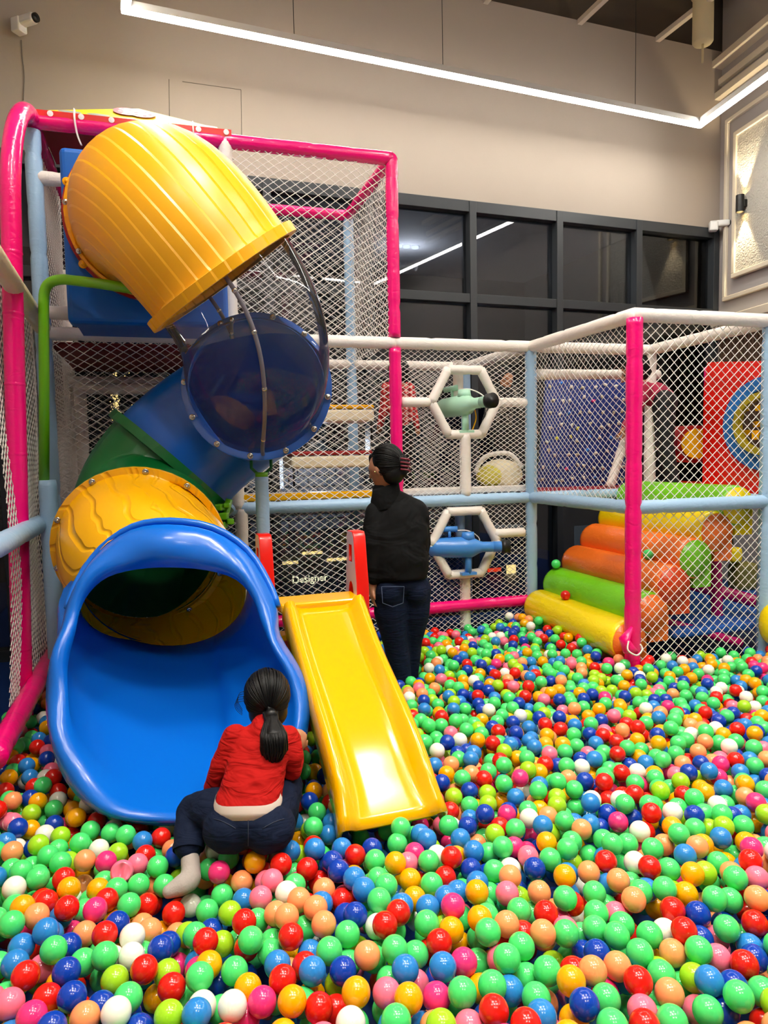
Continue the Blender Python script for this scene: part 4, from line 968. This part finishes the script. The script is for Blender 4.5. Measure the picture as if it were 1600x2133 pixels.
for ln in ([(517, 1690+6*k) for k in range(13)], [(446+5*k, 1706+.16*(5*k)**1.45/2) for k in range(0, 10)], [(592-5*k, 1706+.16*(5*k)**1.45/2) for k in range(0, 10)]):
    q_ = [onjean(*p) for p in ln]; q_ = [p for p in q_ if p is not None]
    if len(q_) > 2: b.tube(q_, .0016, 5)
b.build('seams', mat('jean thread', (40, 48, 66), .8), gj)
for (x, y, Y_) in ((393, 1764, 2.30),): MB().tube([gp_(x+.5, y-6, Y_+.008), gp_(x, y, Y_), gp_(x-.5, y+7, Y_-.008)], [.051, .053, .051], 18, False).build('rolled_cuff', m_jean, gj)
sk1 = clay('sock', [('t', [gp_(396, 1790, 2.27), gp_(398, 1812, 2.24), gp_(396, 1830, 2.215)], [.031, .031, .036]), ('t', [gp_(394, 1834, 2.21), gp_(375, 1846, 2.18), gp_(352, 1857, 2.16)], [.035, .032, .022])], .006, m_sock, g, 3)
sk2 = clay('sock', [('t', [gp_(582, 1758, 2.40), gp_(578, 1785, 2.37), gp_(575, 1805, 2.35)], [.031, .031, .035]), ('t', [gp_(575, 1808, 2.35), gp_(580, 1800, 2.45)], [.034, .028])], .006, m_sock, g, 3)
SOLIDS += [gj, sk1, sk2]

# --- people behind the nets
def simple_person(label, base, hgt, lean, facing, cols, arms, scarf=False, legs=None):
    """base: point between the feet; lean: horizontal offset of the head; arms: two wrist offsets"""
    t = thing('person', label, 'person', base); hd_ = hgt/7.2; up = V3(lean[0], lean[1], 0); hp = base+ZX*hgt*.5+up*.3; sh = base+ZX*hgt*.80*(1-lean[2])+up*.85; hdc = sh+up*.22+ZX*hgt*.115
    f = Vector(facing).normalized(); s = f.cross(ZX).normalized(); r = hd_*.62
    P, ff, s2, u2, R2 = head(t, hdc, f, r); P += [('t', [hdc-ZX*r*.6, sh], [r*.5, r*.55]), ('t', [sh, hp], [r*.8, r*.8])]
    L = [('e', hp, (hgt*.085, hgt*.08, hgt*.07))]; A = [('t', [sh-ZX*.02, sh.lerp(hp, .5), hp], [hgt*.075, hgt*.085, hgt*.08]), ('t', [sh-s*hgt*.09, sh+s*hgt*.09], [hgt*.045]*2)]
    for q, wr_ in zip((-1, 1), arms):
        S = sh+s*q*hgt*.105; Wp = S+Vector(wr_); El = S.lerp(Wp, .5)-ZX*.04
        A.append(('t', [S, El, Wp], [hgt*.042, hgt*.036, hgt*.028])); P += [('t', [El, Wp], [hgt*.02, hgt*.018])]; P += hand(Wp+(Wp-El).normalized()*hgt*.03, Wp-El, -f, hgt*.026, .4)
        ft = base+s*q*hgt*.06; kn = hp.lerp(ft, .5)+f*(hgt*.02 if not legs else legs)+s*q*hgt*.02
        L.append(('t', [hp+s*q*hgt*.05, kn, ft+ZX*.05], [hgt*.068, hgt*.05, hgt*.036])); MB().sphere(ft+ZX*.03+f*.03, (.045, .08, .035)).build('shoe', m_black, t); P.append(('t', [hp, kn, ft+ZX*.06], [hgt*.04, hgt*.03, hgt*.025]))
    bd = clay('body', P, .011, m_skin2, t, 2); eyes(bd, hdc, ff, s2, u2, r)
    clay('top', A, .013, cols[0], t, 3, (.06, .01)); clay('trousers', L, .013, cols[1], t, 3)
    hh = [('e', hdc-ff*r*.16+u2*r*.16, (r*1.05, r*.96, r*1.1), R2), ('e', hdc-ff*r*.4-u2*r*.4, (r*.7, r*.8, r*.7), R2)]
    if scarf: hh += [('t', [hdc-u2*r*.9, sh-ZX*.02], [r*.85, r*1.0]), ('t', [hdc-u2*r*1.1+ff*r*.3, sh+f*r*.6-ZX*.05], [r*.5, r*.6])]
    clay('headscarf' if scarf else 'hair', hh, .01, cols[2], t, 3); return t
# red plaid cloth
mp = mat('plaid cloth', (214, 60, 60), .8); nt = mp.node_tree; tc = nt.nodes.new('ShaderNodeTexCoord'); wv = []
for ax in ('X', 'Z'):
    n_ = nt.nodes.new('ShaderNodeTexWave'); n_.bands_direction = ax; n_.inputs['Scale'].default_value = 7; nt.links.new(tc.outputs['Object'], n_.inputs['Vector']); wv.append(n_)
mul = nt.nodes.new('ShaderNodeMath'); mul.operation = 'ADD'; nt.links.new(wv[0].outputs['Fac'], mul.inputs[0]); nt.links.new(wv[1].outputs['Fac'], mul.inputs[1])
rp_ = nt.nodes.new('ShaderNodeValToRGB'); rp_.color_ramp.interpolation = 'CONSTANT'; e_ = rp_.color_ramp.elements; e_[0].color = (*s2l((150, 20, 28)), 1); e_[1].position = .45; e_[1].color = (*s2l((222, 60, 62)), 1); x_ = e_.new(.8); x_.color = (*s2l((240, 200, 190)), 1)
hf_ = nt.nodes.new('ShaderNodeMath'); hf_.operation = 'MULTIPLY'; hf_.inputs[1].default_value = .5; nt.links.new(mul.outputs[0], hf_.inputs[0]); nt.links.new(hf_.outputs[0], rp_.inputs[0]); nt.links.new(rp_.outputs[0], nt.nodes['Principled BSDF'].inputs['Base Color'])
mk = mat('speckled black cloth', (60, 56, 54), .8); nt = mk.node_tree; n_ = nt.nodes.new('ShaderNodeTexVoronoi'); n_.inputs['Scale'].default_value = 38; tc = nt.nodes.new('ShaderNodeTexCoord'); nt.links.new(tc.outputs['Object'], n_.inputs['Vector']); r_ = nt.nodes.new('ShaderNodeValToRGB'); r_.color_ramp.elements[0].color = (*s2l((190, 180, 168)), 1); r_.color_ramp.elements[1].position = .5; r_.color_ramp.elements[1].color = (*s2l((22, 20, 20)), 1); nt.links.new(n_.outputs['Distance'], r_.inputs[0]); nt.links.new(r_.outputs[0], nt.nodes['Principled BSDF'].inputs['Base Color'])
m_blk = mat('black trousers', (16, 16, 19), .8); m_mar = mat('maroon shirt', (168, 26, 66), .8)
simple_person('child in red plaid shirt standing behind the pink post and net', g2(at(838, 1012, 6.0), L1+.04), 1.08, (-.02, 0, 0), V3(-.5, .8, 0), (mp, m_blk, m_hair), (V3(-.06, .05, -.3), V3(.05, 0, -.32)))
simple_person('woman in black headscarf and speckled top kneeling behind the upper hexagon', g2(at(1045, 1012, 6.15), L1+.04), 1.02, (.02, -.04, 0), V3(.35, -.9, -.2), (mk, m_blk, m_blk), (V3(.12, -.16, -.3), V3(-.1, -.12, -.3)), True, .1)
simple_person('adult in maroon shirt bending over on the upper deck behind the front net', g2(at(1402, 1000, 5.9), L1+.04), 1.4, (-.25, .1, .28), V3(-.9, .3, -.4), (m_mar, m_blk, m_hair), (V3(-.15, 0, -.3), V3(-.12, .05, -.32)))
bg = thing('cream_bag', 'cream and yellow rounded bag lying on the deck by the kneeling woman', 'bag', at(1040, 1015, 5.75))
MB().sphere(at(1042, 990, 5.78), (.18, .10, .13), None, 24, 16).build('bag_body', m_cream, bg); MB().sphere(at(1020, 992, 5.72), (.11, .07, .09), None, 20, 12).build('yellow_patch', mat('bag yellow', (214, 200, 80), .6), bg)
MB().tube(catmull([at(990, 985, 5.7), at(1010, 952, 5.7), at(1060, 945, 5.7), at(1088, 975, 5.7)], 6), .018, 8).build('bag_rim', m_white, bg)

# ------------------------------------------------------------------ the balls
BC = [('green', (78, 224, 116), .33), ('red', (226, 30, 18), .13), ('amber', (252, 172, 0), .125), ('navy', (14, 62, 172), .12), ('sky blue', (44, 132, 208), .115), ('white', (243, 242, 226), .07), ('pink', (252, 118, 146), .06), ('hot pink', (244, 52, 124), .03), ('peach', (254, 158, 98), .08)]
BC.append(('lime', (164, 218, 36), .07))
bmats = [mat('ball '+n, c, .17, spec=.5) for n, c, p in BC]
for M in bmats:
    p = M.node_tree.nodes['Principled BSDF']; p.inputs['Subsurface Weight'].default_value = .0
BR = .035
def surf(x, y):
    z = .345+.022*math.sin(x*2.3+1)*math.sin(y*1.9)+.012*math.sin(x*5+y*4)
    z += .02*math.exp(-((x-.3)**2+(y-2.0)**2)/.6)
    z -= .05*math.exp(-((x+1.0)**2/.5+(y-2.55)**2/.25))
    dd_ = Vector((x, y))-dn; z += .05*math.exp(-((dd_.dot(un)+.1)/.16)**2)*(1 if dd_.dot(vn) > 0 else math.exp(-(dd_.dot(vn)/.2)**2))
    z -= .06*math.exp(-((x+.62)**2/.04+(y-2.06)**2/.02))
    return z
obst = [mouth, trough]+[o for o in ts.children_recursive if o.name.startswith('lower')]
def bvh_of(objs):
    vs, fs = [], []
    for o in objs:
        b0 = len(vs); mw = Matrix.Identity(4); vs += [tuple(v.co) for v in o.data.vertices]; fs += [tuple(b0+i for i in p.vertices) for p in o.data.polygons]
    return BVHTree.FromPolygons(vs, fs)
shell = bvh_of(obst); solid = bvh_of(SOLIDS)
posts_xy = [(D.x, D.y, .05), (E.x, E.y, .055), (C.x, C.y, .05), (B.x, B.y, .05), (G.x, G.y, .05), (F.x, F.y, .05), (at(99, 1000, 4.05).x, 4.05, .05), (at(545, 993, 4.02).x, 4.02, .04)]
dn = Vector((D.x, D.y)); un = Vector((UX.x, UX.y)); vn = Vector((VX.x, VX.y))
def allowed(x, y):
    if y < .95: return False
    p = Vector((x, y)); d = p-dn; uu, vv = d.dot(un), d.dot(vn)
    if uu > -.10 and vv > .02: return False         # stairs and the frame beyond
    if vv > 1.26: return False                      # frame facade
    q = p-Vector((F.x, F.y)); 
    if q.dot(un) < -.16: return False                # left net
    px, py = proj((x, y, .33)); return -520 < px < 2320 and py < 2330
def inside_slide(p):
    q = p-S0; t = q.x*hd.x+q.y*hd.y; sd = abs(q.x*sw.x+q.y*sw.y)
    if -.35 < t < Ls+.02 and sd < .205: 
        i = max(0, min(NS-1, int(t/Ls*(NS-1)))); return p.z > path[i].z-.20 or t < .02
    return False
rnd = random.Random(11); cells = {}; balls = []
cs = 2*BR
def near(x, y):
    i, j = int(x//cs), int(y//cs)
    for a in (i-1, i, i+1):
        for c in (j-1, j, j+1):
            for k in cells.get((a, c), ()): yield k
def rest(x, y, floor_):
    z = floor_
    for k in near(x, y):
        b_ = balls[k]; d2 = (b_[0]-x)**2+(b_[1]-y)**2
        if d2 < 4*BR*BR:
            zz = b_[2]+math.sqrt(4*BR*BR-d2)*.97
            if zz > z: z = zz
    return z
tries = 34000
for it in range(tries):
    y = .95+5.0*rnd.random()**.9; hwid = .62*y+.85
    x = rnd.uniform(-hwid, hwid)
    if not allowed(x, y): continue
    best = None
    for c in range(7):
        xx = x+(rnd.uniform(-.05, .05) if c else 0); yy = y+(rnd.uniform(-.05, .05) if c else 0)
        s = surf(xx, yy); z = rest(xx, yy, s-.13)
        if best is None or z-s < best[0]: best = (z-s, xx, yy, z, s)
    dz, x, y, z, s = best
    if dz > .012 or not allowed(x, y): continue
    if any((x-a)**2+(y-b_)**2 < (r_+BR)**2 for a, b_, r_ in posts_xy): continue
    p = Vector((x, y, z))
    co, nn, ix, dd = shell.find_nearest(p, .12)
    if co is not None and dd < BR*1.0: continue
    co, nn, ix, dd = solid.find_nearest(p, .3)
    if co is not None and (dd < BR*.85 or (p-co).dot(nn) < 0): continue
    if inside_slide(p): continue
    # inside the scoop of the mouth: nothing above its floor
    h_ = shell.ray_cast(p, Vector((0, 0, -1)), .5)
    if h_[0] is not None: continue
    cells.setdefault((int(x//cs), int(y//cs)), []).append(len(balls)); balls.append((x, y, z))
NBALL = len(balls)
colr = rnd.choices(range(10), [c[2] for c in BC], k=NBALL)
# visibility from the camera and from a step to either side: drop balls nobody can see
arr = np.array(balls)
def splat(cp):
    Wd, Hd = 1200, 1600; sc_ = 1200/1600*.7; zb = np.full((Hd, Wd), 1e9); ib = np.full((Hd, Wd), -1)
    for i, (x, y, z) in enumerate(balls):
        d = Vector((x, y, z))-cp; dz = d.dot(_f)
        if dz < .3: continue
        cx = Wd/2+FPX*sc_*d.dot(_R)/dz; cy = Hd/2-FPX*sc_*d.dot(_U)/dz; rr = FPX*sc_*BR/dz
        x0, x1, y0, y1 = int(max(0, cx-rr)), int(min(Wd, cx+rr+1)), int(max(0, cy-rr)), int(min(Hd, cy+rr+1))
        if x1 <= x0 or y1 <= y0: continue
        yy, xx = np.ogrid[y0:y1, x0:x1]; q = 1-((xx-cx)/rr)**2-((yy-cy)/rr)**2; dd = dz-BR*np.sqrt(np.maximum(q, 0)); mk_ = (q > 0) & (dd < zb[y0:y1, x0:x1])
        zb[y0:y1, x0:x1][mk_] = dd[mk_]; ib[y0:y1, x0:x1][mk_] = i
    return ib
def counts(ib, win=None):
    v = ib if win is None else ib[win[0]:win[1], win[2]:win[3]]
    return np.bincount(v[v >= 0], minlength=NBALL)
ibm = splat(CAMP); s_ = .525; hw_, hh_ = int(800*s_), int(1066*s_)
cm = counts(ibm, (800-hh_, 800+hh_, 600-hw_, 600+hw_))
seen = counts(ibm)+counts(splat(CAMP+V3(.7, 0, 0)))+counts(splat(CAMP-V3(.7, 0, 0)))+counts(splat(CAMP+V3(0, 0, .4)))
order = np.argsort(-cm); single = set(int(i) for i in order[:296])
def ico(sub):
    bm = bmesh.new(); bmesh.ops.create_icosphere(bm, subdivisions=sub, radius=1); v = np.array([tuple(q.co) for q in bm.verts]); f = np.array([[w_.index for w_ in p.verts] for p in bm.faces]); bm.free(); return v, f
vh, fh = ico(4)
bmesh_ = []
for i, (n, c, p) in enumerate(BC):
    me = bpy.data.meshes.new('ball_'+n.replace(' ', '_')); me.from_pydata((vh*BR).tolist(), [], fh.tolist()); me.materials.append(bmats[i]); me.polygons.foreach_set('use_smooth', [True]*len(me.polygons)); bmesh_.append(me)
def add_ball(p, ci, label, group=None):
    o = bpy.data.objects.new('plastic_ball', bmesh_[ci]); COL.objects.link(o); o.location = p; o.rotation_euler = (rnd.uniform(0, 3), rnd.uniform(0, 3), 0)
    return tag(o, label, 'ball', group)
vis = np.where(cm > 60)[0]
pp = np.array([proj(b_) for b_ in balls])
def place(x, y):
    c = ('far left', 'left', 'middle left', 'middle', 'middle right', 'right', 'far right')[min(6, max(0, int(x/1600*7)))]
    r = 'bottom edge' if y > 2030 else 'second band up' if y > 1930 else 'third band up' if y > 1830 else 'fourth band up' if y > 1730 else 'upper pit'
    return r, c
i_dent = min(single, key=lambda k: (pp[k, 0]-262)**2+(pp[k, 1]-1815)**2); single.discard(i_dent)
dv = Vector((.25, -.8, .45)).normalized(); dq = []
for v in vh:
    v = Vector(v); c_ = v.dot(dv)
    if c_ > .62: v = v-dv*(c_-.62)*2*(.75+.25*math.sin(v.x*9))
    dq.append(tuple(v*BR*1.05))
me = bpy.data.meshes.new('dented_ball'); me.from_pydata(dq, [], fh.tolist()); me.materials.append(bmats[6]); me.polygons.foreach_set('use_smooth', [True]*len(me.polygons))
o = bpy.data.objects.new('plastic_ball', me); COL.objects.link(o); o.location = balls[i_dent]; tag(o, 'pale pink ball with a dented face to the left of the child', 'ball'); colr[i_dent] = 6
for i in single:
    n = BC[colr[i]][0]; dd = np.hypot(pp[vis, 0]-pp[i, 0], pp[vis, 1]-pp[i, 1]); nb = [int(vis[k]) for k in np.argsort(dd)[1:3]]
    nb.sort(key=lambda k: pp[k, 0]); r, c = place(*pp[i])
    add_ball(balls[i], colr[i], '%s ball beside a %s and a %s one, %s, %s' % (n, BC[colr[nb[0]]][0], BC[colr[nb[1]]][0], r, c), '%s balls in the front of the pit' % n)
vl, fl_ = ico(2); vm, fm_ = ico(3)
for nm, lo in (('far_balls', 1),):
    ids = [i for i in range(NBALL) if i not in single and i != i_dent and seen[i] > 0]
    V_, F_, Mi = [], [], []; base = 0
    for i in ids:
        vv, ff = (vm, fm_) if arr[i, 1] < 3.5 else (vl, fl_)
        V_.append(vv*BR+arr[i]); F_.append(ff+base); Mi.append(np.full(len(ff), colr[i])); base += len(vv)
    V_ = np.concatenate(V_); F_ = np.concatenate(F_); Mi = np.concatenate(Mi)
    me = bpy.data.meshes.new('ball_bed'); me.vertices.add(len(V_)); me.vertices.foreach_set('co', V_.ravel()); me.loops.add(F_.size); me.loops.foreach_set('vertex_index', F_.ravel().astype(np.int32))
    me.polygons.add(len(F_)); me.polygons.foreach_set('loop_start', np.arange(0, F_.size, 3, dtype=np.int32)); me.polygons.foreach_set('loop_total', np.full(len(F_), 3, dtype=np.int32))
    for M in bmats: me.materials.append(M)
    me.polygons.foreach_set('material_index', Mi.astype(np.int32)); me.polygons.foreach_set('use_smooth', np.ones(len(F_), dtype=bool)); me.update(calc_edges=True); me.validate()
    o = bpy.data.objects.new('ball_bed', me); COL.objects.link(o); tag(o, 'deep bed of mixed coloured plastic balls filling the pit', 'balls', kind='stuff')
print('BALLS', NBALL, 'single', len(single), 'bed tris', len(F_))
# strays on the stairs and slides
def on_roll(k, s): a, c = ROLLS[k]; return a.lerp(c, s)
add_ball(on_roll(1, .93)-UX*.05+ZX*.17, 0, 'green ball resting at the left end of the green foam roll')
add_ball(on_roll(0, .62)-UX*.02+ZX*.165, 1, 'red ball resting on the yellow bottom foam roll')
add_ball(on_roll(2, .22)+ZX*.17, 0, 'pale green ball resting on the orange foam roll behind the net')
add_ball(at(645, 1325, 3.32), 1, 'red ball stuck on the ladder tread beside the small yellow slide')
add_ball(at(835, 1724, 2.42), 0, 'green ball at the foot of the small yellow slide')
add_ball(at(876, 1738, 2.42), 4, 'sky blue ball at the right foot of the small yellow slide')
